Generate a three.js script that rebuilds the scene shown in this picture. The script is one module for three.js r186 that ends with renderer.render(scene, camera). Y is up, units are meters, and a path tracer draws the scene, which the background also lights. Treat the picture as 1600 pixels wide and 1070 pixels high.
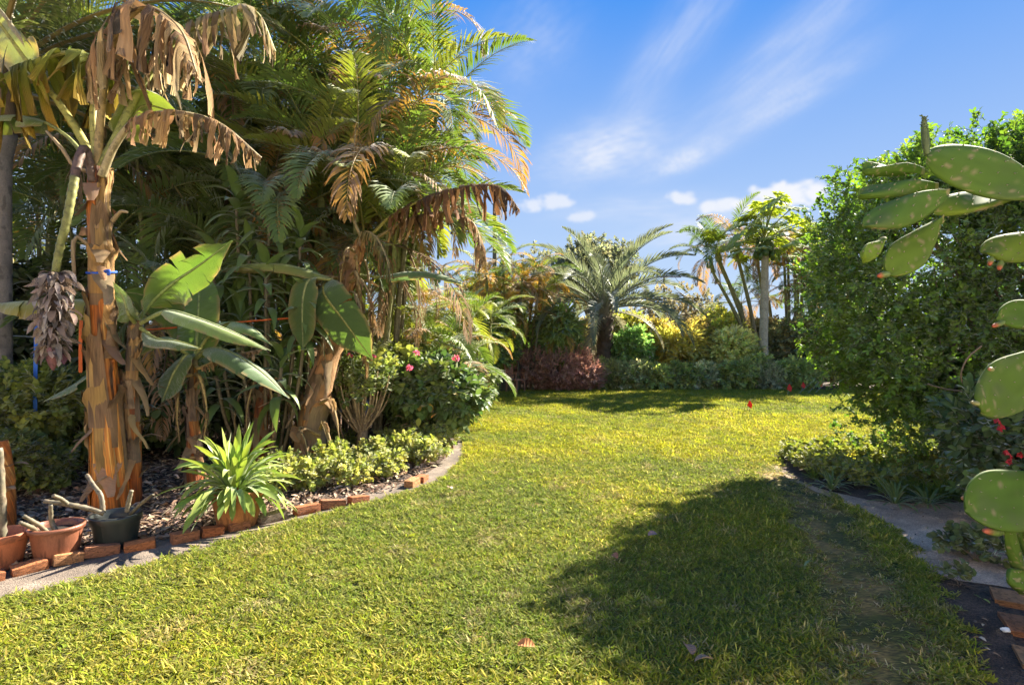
import * as THREE from 'three';
import { mergeGeometries } from 'three/addons/utils/BufferGeometryUtils.js';

// ---------------------------------------------------------------- camera, sky, sun, exposure
const EYE = 1.5, F = 890;                       // eye height (m), focal length in photo pixels
const scene = new THREE.Scene();
const camera = new THREE.PerspectiveCamera(2 * Math.atan(535 / F) * 180 / Math.PI, 1600 / 1070, 0.05, 900);
camera.position.set(0, EYE, 0);
camera.lookAt(0, EYE, -10);
const EXPOSURE = 5.1;
const renderer = new THREE.WebGLRenderer({ antialias: true });
renderer.toneMapping = THREE.LinearToneMapping;
renderer.toneMappingExposure = EXPOSURE;
renderer.shadowMap.enabled = true;
const SUN_EL = 34.5 * Math.PI / 180, SUN_AZ = 46 * Math.PI / 180;      // azimuth clockwise from the view axis
const sunDir = new THREE.Vector3(Math.sin(SUN_AZ) * Math.cos(SUN_EL), Math.sin(SUN_EL), -Math.cos(SUN_AZ) * Math.cos(SUN_EL));
const sun = new THREE.DirectionalLight(new THREE.Color().setRGB(1.0, 0.92, 0.76), 5.0);
sun.position.copy(sunDir).multiplyScalar(60);
sun.castShadow = true;
sun.shadow.mapSize.set(4096, 4096);
Object.assign(sun.shadow.camera, { left: -30, right: 30, top: 30, bottom: -30, near: 1, far: 140 });
scene.add(sun, sun.target);

// random numbers and noise, all seeded
let seed = 7;
function rnd() { seed = (seed + 0x6D2B79F5) | 0; let t = Math.imul(seed ^ (seed >>> 15), 1 | seed); t = (t + Math.imul(t ^ (t >>> 7), 61 | t)) ^ t; return ((t ^ (t >>> 14)) >>> 0) / 4294967296; }
const rr = (a, b) => a + (b - a) * rnd();
const pick = a => a[Math.floor(rnd() * a.length)];
const reseed = s => { seed = s * 7919 + 13; };
function hash(x, y, s) { let h = Math.imul(x, 374761393) ^ Math.imul(y, 668265263) ^ Math.imul(s, 2147483647 - 58); h = Math.imul(h ^ (h >>> 13), 1274126177); return ((h ^ (h >>> 16)) >>> 0) / 4294967296; }
function vnoise(x, y, per = 1 << 20, s = 0) {
  const xi = Math.floor(x), yi = Math.floor(y), fx = x - xi, fy = y - yi, u = fx * fx * (3 - 2 * fx), v = fy * fy * (3 - 2 * fy);
  const w = k => ((k % per) + per) % per;
  const a = hash(w(xi), w(yi), s), b = hash(w(xi + 1), w(yi), s), c = hash(w(xi), w(yi + 1), s), d = hash(w(xi + 1), w(yi + 1), s);
  return a + (b - a) * u + (c - a) * v + (a - b - c + d) * u * v;
}
function fbm(x, y, oct = 4, per = 1 << 20, s = 0) { let v = 0, a = 0.5, t = 0; for (let o = 0; o < oct; o++) { v += a * vnoise(x, y, per, s + o); t += a; x *= 2; y *= 2; per *= 2; a *= 0.5; } return v / t; }
const sm = (a, b, x) => { const t = Math.min(1, Math.max(0, (x - a) / (b - a))); return t * t * (3 - 2 * t); };
const mixc = (a, b, t) => [a[0] + (b[0] - a[0]) * t, a[1] + (b[1] - a[1]) * t, a[2] + (b[2] - a[2]) * t];
const lerp = (a, b, t) => a + (b - a) * t;

// the sky: clear air from deep blue to a pale horizon, thin cirrus streaks and a few small cumulus
{
  const W = 2048, H = 1024, d = new Float32Array(W * H * 4);
  const patches = [];                             // [azimuth, elevation, half length, half width, tilt, strength, kind]
  const pt = (px, py, rx, ry, tilt, s, k) => { const x = (px - 800) / F, y = (535 - py) / F; patches.push([Math.atan2(x, 1), Math.atan2(y, Math.hypot(1, x)), rx / F, ry / F, tilt * Math.PI / 180, s, k]); };
  pt(1070, 50, 110, 34, 50, .28, 0); pt(1235, 75, 130, 32, 34, .36, 0); pt(1225, 155, 100, 24, 24, .42, 0); pt(945, 235, 85, 38, 12, .72, 0);
  pt(1070, 248, 58, 17, 18, .62, 0); pt(830, 60, 70, 55, 40, .22, 0); pt(1000, 140, 80, 30, 60, .10, 0);
  pt(1220, 312, 78, 24, 3, 1.05, 1); pt(1128, 320, 38, 13, 5, .85, 1); pt(1068, 311, 26, 13, -10, .8, 1); pt(850, 318, 55, 15, 4, .72, 1); pt(908, 338, 22, 12, 0, .6, 1);
  pt(1100, 355, 110, 28, 4, .45, 0); pt(980, 325, 120, 20, 2, .28, 0); pt(640, 240, 120, 40, 20, .3, 0); pt(1500, 330, 90, 16, 4, .6, 1);
  reseed(90);
  for (let k = 0; k < 40; k++) { const az = rr(0.85, 2 * Math.PI - 0.85), low = k % 3 == 0; patches.push([az > Math.PI ? az - 2 * Math.PI : az, low ? rr(.16, .3) : rr(.3, .75), rr(.06, .2), rr(.02, .05), rr(0, .8), low ? rr(.4, .8) : rr(.2, .5), low ? 1 : 0]); }
  for (let j = 0; j < H; j++) {
    const el = ((j + 0.5) / H - 0.5) * Math.PI;
    for (let i = 0; i < W; i++) {
      const th = ((i + 0.5) / W - 0.5) * 2 * Math.PI;           // atan2(z, x)
      const az = Math.atan2(Math.cos(th), -Math.sin(th));       // clockwise from -z
      const e = Math.max(0, el), t = Math.pow(Math.min(1, e / 0.55), 0.85);
      let c = mixc([0.70, 0.85, 1.0], [0.072, 0.32, 0.92], t);
      c = mixc(c, [0.075, 0.29, 0.85], sm(0.55, 1.4, e));
      let a = 0;
      if (el > 0) for (const p of patches) {
        let da = az - p[0]; if (da > Math.PI) da -= 2 * Math.PI; if (da < -Math.PI) da += 2 * Math.PI;
        const x0 = da * Math.cos(p[1]), y0 = el - p[1];
        if (Math.abs(x0) > p[2] * 2 || Math.abs(y0) > p[2] * 2) continue;
        const cs = Math.cos(p[4]), sn = Math.sin(p[4]), u = (x0 * cs + y0 * sn) / p[2], v = (-x0 * sn + y0 * cs) / p[3];
        if (p[6]) {
          const n = fbm(az * 55 + 300, el * 85 + 50, 4, 1 << 20, 5), f = 1 - (u * u + v * v * (v < 0 ? 1.6 : 0.9)) + (n - .5) * 1.7;
          a = Math.max(a, p[5] * sm(0.05, 0.75, f));
        } else {
          const n = fbm(u * 2.2 + p[0] * 40, v * 1.5 + p[1] * 60 + u, 4, 1 << 20, 11), w = fbm(u * 3 + v * 5 + 9 * p[0], v * 9 - u * 3, 3, 1 << 20, 12);
          const f = Math.exp(-(u * u + v * v) * 1.3);
          a = 1 - (1 - a) * (1 - p[5] * Math.min(1, f * (0.3 + 1.2 * n) * (0.4 + 0.7 * w + .5 * fbm(u * 5 - v * 3, v * 22 + u * 7, 2, 1 << 20, 14))));
        }
      }
      c = mixc(c, [0.92, 0.94, 1.0], Math.min(1, a));
      const o = (j * W + i) * 4;
      for (let q = 0; q < 3; q++) d[o + q] = c[q] / EXPOSURE; d[o + 3] = 1;
    }
  }
  const t = new THREE.DataTexture(d, W, H, THREE.RGBAFormat, THREE.FloatType);
  t.mapping = THREE.EquirectangularReflectionMapping; t.magFilter = t.minFilter = THREE.LinearFilter; t.colorSpace = THREE.LinearSRGBColorSpace; t.needsUpdate = true;
  scene.background = t; scene.environment = t;
}

// ---------------------------------------------------------------- small vector and mesh helpers
const add = (a, b) => [a[0] + b[0], a[1] + b[1], a[2] + b[2]], sub = (a, b) => [a[0] - b[0], a[1] - b[1], a[2] - b[2]], mul = (a, s) => [a[0] * s, a[1] * s, a[2] * s];
const mad = (a, b, s) => [a[0] + b[0] * s, a[1] + b[1] * s, a[2] + b[2] * s], dot = (a, b) => a[0] * b[0] + a[1] * b[1] + a[2] * b[2];
const cross = (a, b) => [a[1] * b[2] - a[2] * b[1], a[2] * b[0] - a[0] * b[2], a[0] * b[1] - a[1] * b[0]], len = a => Math.hypot(a[0], a[1], a[2]);
const nrm = a => { const l = len(a) || 1; return [a[0] / l, a[1] / l, a[2] / l]; };
const rdir = () => { const y = rr(-1, 1), t = rr(0, 6.2832), r = Math.sqrt(1 - y * y); return [r * Math.cos(t), y, r * Math.sin(t)]; };
const P = (px, py, d) => [(px - 800) / F * d, EYE + (535 - py) / F * d, -d];            // a point at depth d
const onGround = (px, py) => P(px, py, EYE * F / (py - 535));                            // where the ground is met
const jitc = (c, k) => { const s = 1 + rr(-k, k); return [c[0] * s * (1 + rr(-k, k) * .4), c[1] * s, c[2] * s * (1 + rr(-k, k) * .4)]; };

class Geo {
  constructor() { this.p = []; this.c = []; this.u = []; this.i = []; }
  v(P, C, u = 0, w = 0) { this.p.push(P[0], P[1], P[2]); this.c.push(C[0], C[1], C[2]); this.u.push(u, w); return this.p.length / 3 - 1; }
  tri(a, b, c) { this.i.push(a, b, c); }
  quad(a, b, c, d) { this.i.push(a, b, c, a, c, d); }
  build() {
    const g = new THREE.BufferGeometry();
    g.setAttribute('position', new THREE.Float32BufferAttribute(this.p, 3)); g.setAttribute('color', new THREE.Float32BufferAttribute(this.c, 3)); g.setAttribute('uv', new THREE.Float32BufferAttribute(this.u, 2));
    g.setIndex(this.i); g.computeVertexNormals(); return g;
  }
}
function catmull(pts, n) {
  const c = new THREE.CatmullRomCurve3(pts.map(p => new THREE.Vector3(...p)), false, 'centripetal');
  return c.getSpacedPoints(n).map(v => [v.x, v.y, v.z]);
}
function frames(pts, up = [0, 1, 0]) {
  const T = pts.map((p, i) => nrm(sub(pts[Math.min(i + 1, pts.length - 1)], pts[Math.max(i - 1, 0)])));
  let s = cross(T[0], up); if (len(s) < 0.05) s = cross(T[0], [1, 0, 0.3]);
  s = nrm(s); const S = [];
  for (const t of T) { s = nrm(sub(s, mul(t, dot(s, t)))); S.push(s); }
  return { T, S, U: T.map((t, i) => cross(S[i], t)) };
}
function tube(g, pts, R, seg, col, { cap = true, rough = 0, lobes = 0 } = {}) {       // R(s), col(s, angle) with s from 0 to 1
  const { S, U } = frames(pts), n = pts.length - 1, base = g.p.length / 3; let L = 0;
  for (let i = 0; i <= n; i++) {
    if (i) L += len(sub(pts[i], pts[i - 1]));
    const s = i / n, r = typeof R == 'function' ? R(s) : R;
    for (let k = 0; k <= seg; k++) {
      const a = k % seg / seg * 6.2832, q = r * (1 + (rough ? (hash(i, k % seg, 3) - .5) * 2 * rough : 0) + (lobes ? lobes * Math.sin(a * 3 + 1) : 0));
      g.v(mad(mad(pts[i], S[i], Math.cos(a) * q), U[i], Math.sin(a) * q), typeof col == 'function' ? col(s, a) : col, k / seg * 6.2832 * r, L);
    }
  }
  for (let i = 0; i < n; i++) for (let k = 0; k < seg; k++) { const a = base + i * (seg + 1) + k; g.quad(a, a + 1, a + seg + 2, a + seg + 1); }
  if (cap) for (const [i, f] of [[0, 1], [n, 0]]) { const b = base + i * (seg + 1), m = g.v(pts[i], typeof col == 'function' ? col(i / n, 0) : col); for (let k = 0; k < seg; k++) f ? g.tri(m, b + k + 1, b + k) : g.tri(m, b + k, b + k + 1); }
}
// one leaf: base, direction, normal, length, half width; shape 0 = elliptic, 1 = strap, 2 = lance; drop bends it down along its length
function leaf(g, b, dir, nor, L, W, col, { seg = 3, drop = 0, fold = 0.25, shape = 0, tip = col, twist = 0 } = {}) {
  let p = b, t = nrm(dir), n = nrm(sub(nor, mul(t, dot(nor, t))));
  const prev = []; const three = fold > 0;
  for (let i = 0; i <= seg; i++) {
    const s = i / seg, s1 = Math.max(s, 0.0);
    let w = shape == 1 ? Math.min(1, 4.5 * (1 - s1)) ** .7 * (0.55 + 0.45 * sm(0, .3, s1)) : shape == 2 ? Math.sin(Math.PI * Math.min(1, s1 ** 0.6 * 1.0)) ** .9 : Math.sin(Math.PI * (0.06 + 0.94 * s1)) ** 0.8;
    w = Math.max(w, i == seg ? 0 : 0.12) * W;
    const side = cross(t, n), c = mixc(col, tip, s), row = [];
    if (i == seg) row.push(g.v(p, c, 0, s * L));
    else if (three) { row.push(g.v(mad(mad(p, side, -w), n, w * fold), c, -w, s * L), g.v(p, mixc(c, [c[0] * 1.3, c[1] * 1.25, c[2] * 1.2], .5), 0, s * L), g.v(mad(mad(p, side, w), n, w * fold), c, w, s * L)); }
    else row.push(g.v(mad(p, side, -w), c, -w, s * L), g.v(mad(p, side, w), c, w, s * L));
    if (i) {
      const q = prev[i - 1];
      if (i == seg) { for (let k = 0; k + 1 < q.length; k++) g.tri(q[k], q[k + 1], row[0]); }
      else for (let k = 0; k + 1 < q.length; k++) g.quad(q[k], q[k + 1], row[k + 1], row[k]);
    }
    prev.push(row);
    p = mad(p, t, L / seg); t = nrm(mad(t, [0, -1, 0], drop / seg)); n = nrm(sub(n, mul(t, dot(n, t))));
    if (twist) n = nrm(mad(n, cross(t, n), twist / seg));
  }
}
// names and descriptions
const taken = {};
function numbered(name) { const k = taken[name] = (taken[name] ?? -1) + 1; return k ? `${name}_${String(k).padStart(3, '0')}` : name; }
function tag(o, label, category, group, kind) { if (label) o.userData.label = label; if (category) o.userData.category = category; if (group) o.userData.group = group; if (kind) o.userData.kind = kind; return o; }
function thing(name, label, category, at = [0, 0, 0], group) { const o = new THREE.Group(); o.name = numbered(name); o.position.set(...at); scene.add(o); return tag(o, label, category, group); }
function mesh(name, geo, m, parent = scene) { const o = new THREE.Mesh(geo.build ? geo.build() : geo, m); o.name = parent === scene ? numbered(name) : name; o.castShadow = o.receiveShadow = true; parent.add(o); return o; }
const structure = (name, geo, m, label) => tag(mesh(name, geo, m), label, null, null, 'structure');
// copies of one small shape: items are [position, quaternion or [dir, up], scale, colour]
const _m = new THREE.Matrix4(), _q = new THREE.Quaternion(), _b = new THREE.Matrix4(), _c = new THREE.Color();
function scatter(name, geo, m, parent, items) {
  const o = new THREE.InstancedMesh(geo, m, items.length); o.name = parent === scene ? numbered(name) : name; o.castShadow = o.receiveShadow = true;
  items.forEach(([p, dir, s, c], k) => {
    const z = nrm(dir); let x = cross([0, 1, 0], z); if (len(x) < 0.05) x = [1, 0, 0]; x = nrm(x); const y = cross(z, x), a = rr(-.5, .5), cs = Math.cos(a), sn = Math.sin(a);
    const x2 = mad(mul(x, cs), y, sn), y2 = mad(mul(y, cs), x, -sn);
    _m.set(x2[0] * s, y2[0] * s, z[0] * s, p[0], x2[1] * s, y2[1] * s, z[1] * s, p[1], x2[2] * s, y2[2] * s, z[2] * s, p[2], 0, 0, 0, 1);
    o.setMatrixAt(k, _m); o.setColorAt(k, _c.setRGB(c[0], c[1], c[2]));
  });
  tag(o, null, null, null, 'stuff'); parent.add(o); return o;
}
// ---------------------------------------------------------------- textures and materials
function tex(size, f, srgb = false) {
  const d = new Uint8Array(size * size * 4);
  for (let j = 0; j < size; j++) for (let i = 0; i < size; i++) { const c = f(i / size, j / size), o = (j * size + i) * 4; for (let k = 0; k < 3; k++) d[o + k] = Math.max(0, Math.min(255, 255 * (Array.isArray(c) ? c[k] : c))); d[o + 3] = 255; }
  const t = new THREE.DataTexture(d, size, size); t.wrapS = t.wrapT = THREE.RepeatWrapping; t.magFilter = THREE.LinearFilter; t.minFilter = THREE.LinearMipmapLinearFilter; t.generateMipmaps = true; if (srgb) t.colorSpace = THREE.SRGBColorSpace; t.needsUpdate = true; return t;
}
const rep = (t, a, b = a) => { const c = t.clone(); c.repeat.set(a, b); c.needsUpdate = true; return c; };
const T = {
  grain: tex(512, (u, v) => 0.45 + 0.55 * fbm(u * 64, v * 64, 3, 64, 1) ** 1.0),
  blotch: tex(512, (u, v) => { const a = fbm(u * 8, v * 8, 5, 8, 2), b = fbm(u * 96, v * 96, 2, 96, 3), c = sm(.56, .7, fbm(u * 11, v * 11, 4, 11, 7)); return (0.3 + 0.6 * a + 0.3 * b) * (1 - .4 * c); }),
  sand: tex(1024, (u, v) => { const a = fbm(u * 6, v * 6, 5, 6, 21), b = fbm(u * 200, v * 200, 2, 200, 22), s = hash(Math.floor(u * 1024), Math.floor(v * 1024), 4) > .985 ? -.25 : 0; const k = .42 + .5 * a + .32 * (b - .5) + s; return [k, k * .93, k * .86]; }, true),
  soil: tex(1024, (u, v) => { const a = fbm(u * 8, v * 8, 5, 8, 31), b = fbm(u * 150, v * 150, 3, 150, 32), k = .14 + .34 * a + .42 * (b - .4); return [k * 1.1, k * .92, k * .78]; }, true),
  thatch: tex(1024, (u, v) => { const a = fbm(u * 5, v * 5, 5, 5, 41), b = fbm(u * 60, v * 240, 3, 60, 42), k = .2 + .55 * b; return mixc([k * .62, k * .66, k * .26], [k * 1.1, k * .95, k * .62], sm(.4, .66, a)); }, true),
  fibre: tex(512, (u, v) => 0.3 + 0.5 * fbm(u * 90, v * 6, 3, 6, 51) + .35 * fbm(u * 8, v * 5, 4, 5, 52) * 1),
  ring: tex(512, (u, v) => { const r = Math.abs(((v * 8 + .12 * fbm(u * 4, v * 8, 2, 4, 61)) % 1) - .5) * 2; return .45 + .3 * fbm(u * 40, v * 40, 3, 40, 62) + .25 * sm(0.02, .16, r) - .1; }),
  stalk: tex(512, (u, v) => { const a = fbm(u * 60, v * 3, 4, 3, 81), b = fbm(u * 10, v * 5, 4, 5, 82), s = fbm(u * 120, v * 8, 2, 8, 83); let c = mixc([.84, .66, .42], [.95, .86, .66], sm(.42, .62, a)); c = mixc(c, [.40, .29, .20], sm(.52, .66, b)); c = mixc(c, [.80, .52, .24], sm(.5, .68, fbm(u * 7, v * 4, 3, 4, 84)) * .8); return mul(c, .75 + .5 * s); }, true),
  vein: tex(256, (u, v) => .5 + .5 * Math.sin(v * 6.2832 * 24) * (.5 + .5 * fbm(u * 4, v * 32, 2, 4, 71))),
};
const std = (c, o = {}) => new THREE.MeshStandardMaterial({ color: new THREE.Color().setRGB(...c), roughness: .85, ...o });
const leafM = (o = {}) => new THREE.MeshPhysicalMaterial({ color: 0xffffff, vertexColors: true, side: THREE.DoubleSide, roughness: 1, transmission: .5, thickness: 0, clearcoat: .25, clearcoatRoughness: .38, ...o });
const M = {
  leaf: leafM({ clearcoat: .1 }), dry: leafM({ transmission: .28, clearcoat: 0, specularIntensity: .3, bumpMap: rep(T.vein, 1, 3), bumpScale: .004 }), grass: leafM({ transmission: .52, clearcoat: 0, specularIntensity: .25 }),
  gloss: leafM({ transmission: .4, clearcoat: .6, clearcoatRoughness: .28 }), frond: leafM({ transmission: .46, clearcoat: .22, clearcoatRoughness: .35 }),
  banana: leafM({ transmission: .45, clearcoat: .22, clearcoatRoughness: .4, bumpMap: rep(T.vein, 2, 2), bumpScale: .0025 }),
  wood: std([1, 1, 1], { vertexColors: true, roughness: .9, bumpMap: rep(T.fibre, 3, 1.2), bumpScale: .008, map: rep(T.fibre, 1.3, .7) }),
  stalk: std([1, 1, 1], { vertexColors: true, roughness: .72, bumpMap: rep(T.fibre, 2.5, 1), bumpScale: .01, map: rep(T.stalk, 1.2, .6) }),
  sheath: std([1, 1, 1], { vertexColors: true, roughness: .8, side: THREE.DoubleSide, bumpMap: rep(T.fibre, 3, 1), bumpScale: .008, map: rep(T.fibre, 2.2, .8) }),
  stem: std([1, 1, 1], { vertexColors: true, roughness: .6, map: rep(T.blotch, 3, 3) }),
  bark: std([1, 1, 1], { vertexColors: true, roughness: .95, map: rep(T.blotch, 1.4, .8), bumpMap: rep(T.ring, .7, .9), bumpScale: .006 }),
  plain: std([1, 1, 1], { vertexColors: true, roughness: .8 }),
};
// ---------------------------------------------------------------- the setting: ground, sand, lawn
{
  const g = new THREE.PlaneGeometry(700, 700, 1, 1); g.rotateX(-Math.PI / 2);
  const uv = g.attributes.uv; for (let k = 0; k < uv.count; k++) uv.setXY(k, uv.getX(k) * 350, uv.getY(k) * 350);
  structure('ground', g, std([.50, .42, .36], { map: T.soil, bumpMap: T.soil, bumpScale: .02, roughness: 1 }), 'dark brown garden soil under the planting beds');
}
const flat = (pts, y, m, name, label, depth) => {
  const s = new THREE.Shape(pts.map(p => new THREE.Vector2(p[0], -p[2])));
  const g = depth ? new THREE.ExtrudeGeometry(s, { depth, bevelEnabled: false }) : new THREE.ShapeGeometry(s);
  g.rotateX(-Math.PI / 2); g.translate(0, y, 0); return structure(name, g, m, label);
};
const inside = (poly, x, z) => { let r = false; for (let i = 0, j = poly.length - 1; i < poly.length; j = i++) { const a = poly[i], b = poly[j]; if ((a[2] > z) != (b[2] > z) && x < (b[0] - a[0]) * (z - a[2]) / (b[2] - a[2]) + a[0]) r = !r; } return r; };
const wobble = (pts, n, k, s) => catmull(pts, n).map((p, i) => [p[0] + (fbm(i * .7, s, 2) - .5) * k, 0, p[2] + (fbm(i * .7, s + 9, 2) - .5) * k]);
const X = (x, d) => [x, 0, -d];
const leftEdge = wobble([X(-4.6, 2.2), X(-3.7, 2.85), onGround(0, 944), onGround(100, 922), onGround(200, 896), onGround(300, 870), onGround(400, 838), onGround(500, 811), onGround(600, 784), onGround(650, 769), onGround(704, 746), onGround(733, 710), onGround(728, 689), X(-.95, 9.3), X(-1.8, 11), X(-2.2, 14), X(-1.0, 16.4), X(.3, 17.5)], 90, .07, 1);
const rightEdge = wobble([onGround(1215, 720), onGround(1226, 744), onGround(1300, 781), onGround(1368, 820), onGround(1440, 900), onGround(1480, 985), onGround(1515, 1070), X(1.75, 1.8), X(1.6, -.4)], 50, .1, 5);
const lawnPoly = [X(-5, -.4), X(-5, 2), ...leftEdge, X(4, 17.8), X(9, 17.7), X(13, 16.8), X(20, 15), X(20, 8.4), X(8, 8.2), X(5, 8.0), X(3.7, 7.7), ...rightEdge];
flat(lawnPoly, 0, std([.95, .76, .50], { map: rep(T.thatch, .8), roughness: 1 }), 'lawn', 'sunlit mown lawn sweeping between the planting beds', .012);
const brickLine = catmull([onGround(-60, 920), onGround(0, 905), onGround(100, 881), onGround(200, 861), onGround(300, 843), onGround(400, 821), onGround(500, 797), onGround(560, 786), onGround(640, 762), onGround(685, 732), onGround(702, 706), onGround(697, 688)], 200);
flat([...leftEdge.slice(0, 62).map(p => add(p, [.06, 0, .1])), ...wobble([onGround(690, 684), onGround(702, 706), onGround(685, 726), onGround(640, 752), onGround(500, 785), onGround(300, 830), onGround(100, 868), onGround(0, 890), X(-4.4, 3.5), X(-5, 2.4)], 40, .05, 8)], .006, std([.38, .345, .32], { map: rep(T.sand, .9), bumpMap: rep(T.sand, .9), bumpScale: .012, roughness: 1 }), 'sand_strip', 'bare grey sand strip between lawn and brick edging');
const sandR = wobble([onGround(1205, 716), onGround(1250, 752), onGround(1320, 773), onGround(1400, 788), onGround(1500, 786), onGround(1640, 790), X(6.4, 5.2), X(6.4, 3.6), onGround(1640, 930), onGround(1545, 915), onGround(1480, 905), onGround(1430, 905), onGround(1360, 828), onGround(1290, 790), onGround(1215, 755), onGround(1195, 722)], 70, .1, 15);
flat(sandR, .006, std([.95, .78, .64], { map: rep(T.sand, .7), bumpMap: rep(T.sand, .7), bumpScale: .02, roughness: 1 }), 'sand_path', 'bare brown sand path under the prickly pear');
{ // black damp soil nearer the camera, its crumbs and the low mounds in the sand
  const dark = wobble([onGround(1425, 880), onGround(1480, 905), onGround(1550, 935), onGround(1600, 1010), onGround(1640, 1080), X(2.9, 1.8), X(1.6, 1.2), onGround(1505, 1085), onGround(1478, 985), onGround(1440, 905)], 50, .08, 25);
  flat(dark, .010, std([.5, .46, .44], { map: rep(T.soil, 1.1), bumpMap: rep(T.soil, 1.1), bumpScale: .04, roughness: 1 }), 'damp_soil', 'black damp soil strip beside the lawn');
  reseed(3); const g = new THREE.IcosahedronGeometry(1, 0); g.deleteAttribute('uv'); const it = [];
  const p0 = g.attributes.position; for (let k = 0; k < p0.count; k++) p0.setY(k, p0.getY(k) * .6);
  for (let k = 0; k < 5200; k++) { const x = rr(1.4, 5.5), d = rr(1.6, 6.5), z = -d, a = inside(dark, x, z), b = inside(sandR, x, z); if (!a && (!b || rnd() > .16)) continue; const s = (rnd() ** 4 * .012 + .003) * (a ? 1.1 : .8), c = a ? rr(.02, .10) : rr(.06, .3); it.push([[x, .008 + s * .3, z], rdir(), s, [c, c * .9, c * .8]]); }
  const lf = new Geo(); leaf(lf, [0, 0, 0], [1, .15, 0], [0, 1, 0], 1, .22, [1, 1, 1], { seg: 3, drop: .5, fold: .5 }); const lit = [];
  for (let k = 0; k < 900; k++) { const x = rr(1.8, 5.5), d = rr(2, 6.4); if (!inside(dark, x, -d) && !inside(sandR, x, -d)) continue; lit.push([[x, .014, -d], [rr(-1, 1), rr(-.15, .15), rr(-1, 1)], rr(.015, .05), jitc(pick([[.3, .2, .12], [.2, .13, .08], [.4, .32, .22], [.12, .15, .04]]), .3)]); }
  tag(scatter('leaf_litter', lf.build(), std([1, 1, 1], { vertexColors: true, side: THREE.DoubleSide, roughness: 1 }), scene, lit), 'scattered dry leaf bits on the sand path', 'litter');
  scatter('gravel', g, std([1, 1, 1], { roughness: 1 }), scene, it);
}
// grass: tufts of broad blades, thinner and drier along the trodden track
const track = catmull([onGround(1222, 735), onGround(1275, 800), onGround(1310, 860), onGround(1350, 930), onGround(1370, 1000), onGround(1390, 1080)], 40);
const trackNear = (x, z) => { let m = 9; for (const p of track) m = Math.min(m, Math.hypot(p[0] - x, p[2] - z)); return m; };
{
  reseed(11);
  const tuft = (n, spread, h) => {
    const g = new Geo();
    for (let k = 0; k < n; k++) {
      const a = rr(0, 6.2832), q = spread * Math.sqrt(rnd()), el = rr(.02, .95), L = h * rr(.55, 1.3), straw = rnd() < .24, c = straw ? mul([1.55, 1.3, 3.2], rr(.7, 1.25)) : mul([rr(.8, 1.1), 1, rr(.7, 1.2)], rr(.6, 1.3)), az = rr(0, 6.2832);
      leaf(g, [q * Math.cos(a), 0, q * Math.sin(a)], [Math.cos(az) * Math.cos(el), Math.sin(el), Math.sin(az) * Math.cos(el)], [Math.cos(az) * -.4 + rr(-.4, .4), 1, Math.sin(az) * -.4 + rr(-.4, .4)], L, rr(.0026, .0046) * (h / .07) ** .5, c, { seg: 3, drop: rr(.2, 1.1), fold: 0, shape: 1 });
    }
    return g.build();
  };
  const near = [0, 1, 2].map(() => tuft(19, .035, .046)), far = [0, 1].map(() => tuft(26, .08, .055));
  const items = [[], [], [], [], []];
  const put = (x, z, set, s) => {
    const n1 = fbm(x * .9 + 50, z * .9 + 50, 4), n2 = fbm(x * 5, z * 5 + 70, 3), tr = trackNear(x, z);
    const bare = sm(.36, .10, tr + (n2 - .5) * .4);
    if (rnd() < bare * .84) return;
    if (n2 < .28 && rnd() < .3) return;
    let c = mixc([.195, .24, .022], [.325, .33, .02], sm(.25, .75, n1)); c = mixc(c, [.37, .31, .09], sm(.62, .78, n2) * .4 + bare * .6);
    c = jitc(c, .28); items[set].push([[x, .010, z], [rr(-.25, .25), rr(-.12, .12), 1].map((v, i) => i == 2 ? Math.cos(k1 = rr(0, 6.28)) : i == 0 ? Math.sin(k1) : v), s * (.85 + .4 * n1) * (1 - .35 * bare), c]);
  };
  let k1 = 0;
  const zone = (x0, x1, d0, d1, per, sets, s) => { const n = (x1 - x0) * (d1 - d0) * per; for (let k = 0; k < n; k++) { const d = rr(d0, d1), x = rr(x0, x1); if (Math.abs(x) > d * .96 + .4) continue; if (!inside(lawnPoly, x, -d)) continue; k1 = rr(0, 6.28); put(x, -d, pick(sets), s * rr(.8, 1.2)); } };
  zone(-4, 3.6, 2.0, 4.5, 1500, [0, 1, 2], 1.0); zone(-4, 4, 4.5, 7, 1000, [0, 1, 2], 1.12); zone(-2, 10, 7, 11, 430, [3, 4], 1.0); zone(-3, 16, 11, 18, 240, [3, 4], 1.15);
  // ragged runners along the lawn edges
  for (const e of [leftEdge, rightEdge]) for (const p of e) for (let k = 0; k < 26; k++) { const x = p[0] + rr(-.09, .09), z = p[2] + rr(-.09, .09); if (-z > 2 && -z < 10) { k1 = rr(0, 6.28); put(x, z, pick([0, 1, 2]), rr(.7, 1.1)); } }
  items.forEach((it, k) => tag(scatter('grass', k < 3 ? near[k] : far[k - 3], M.grass, scene, it), 'short green lawn grass with dry straw coloured blades', 'grass'));
  console.log('grass', items.map(i => i.length).join(' '));
}

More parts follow.
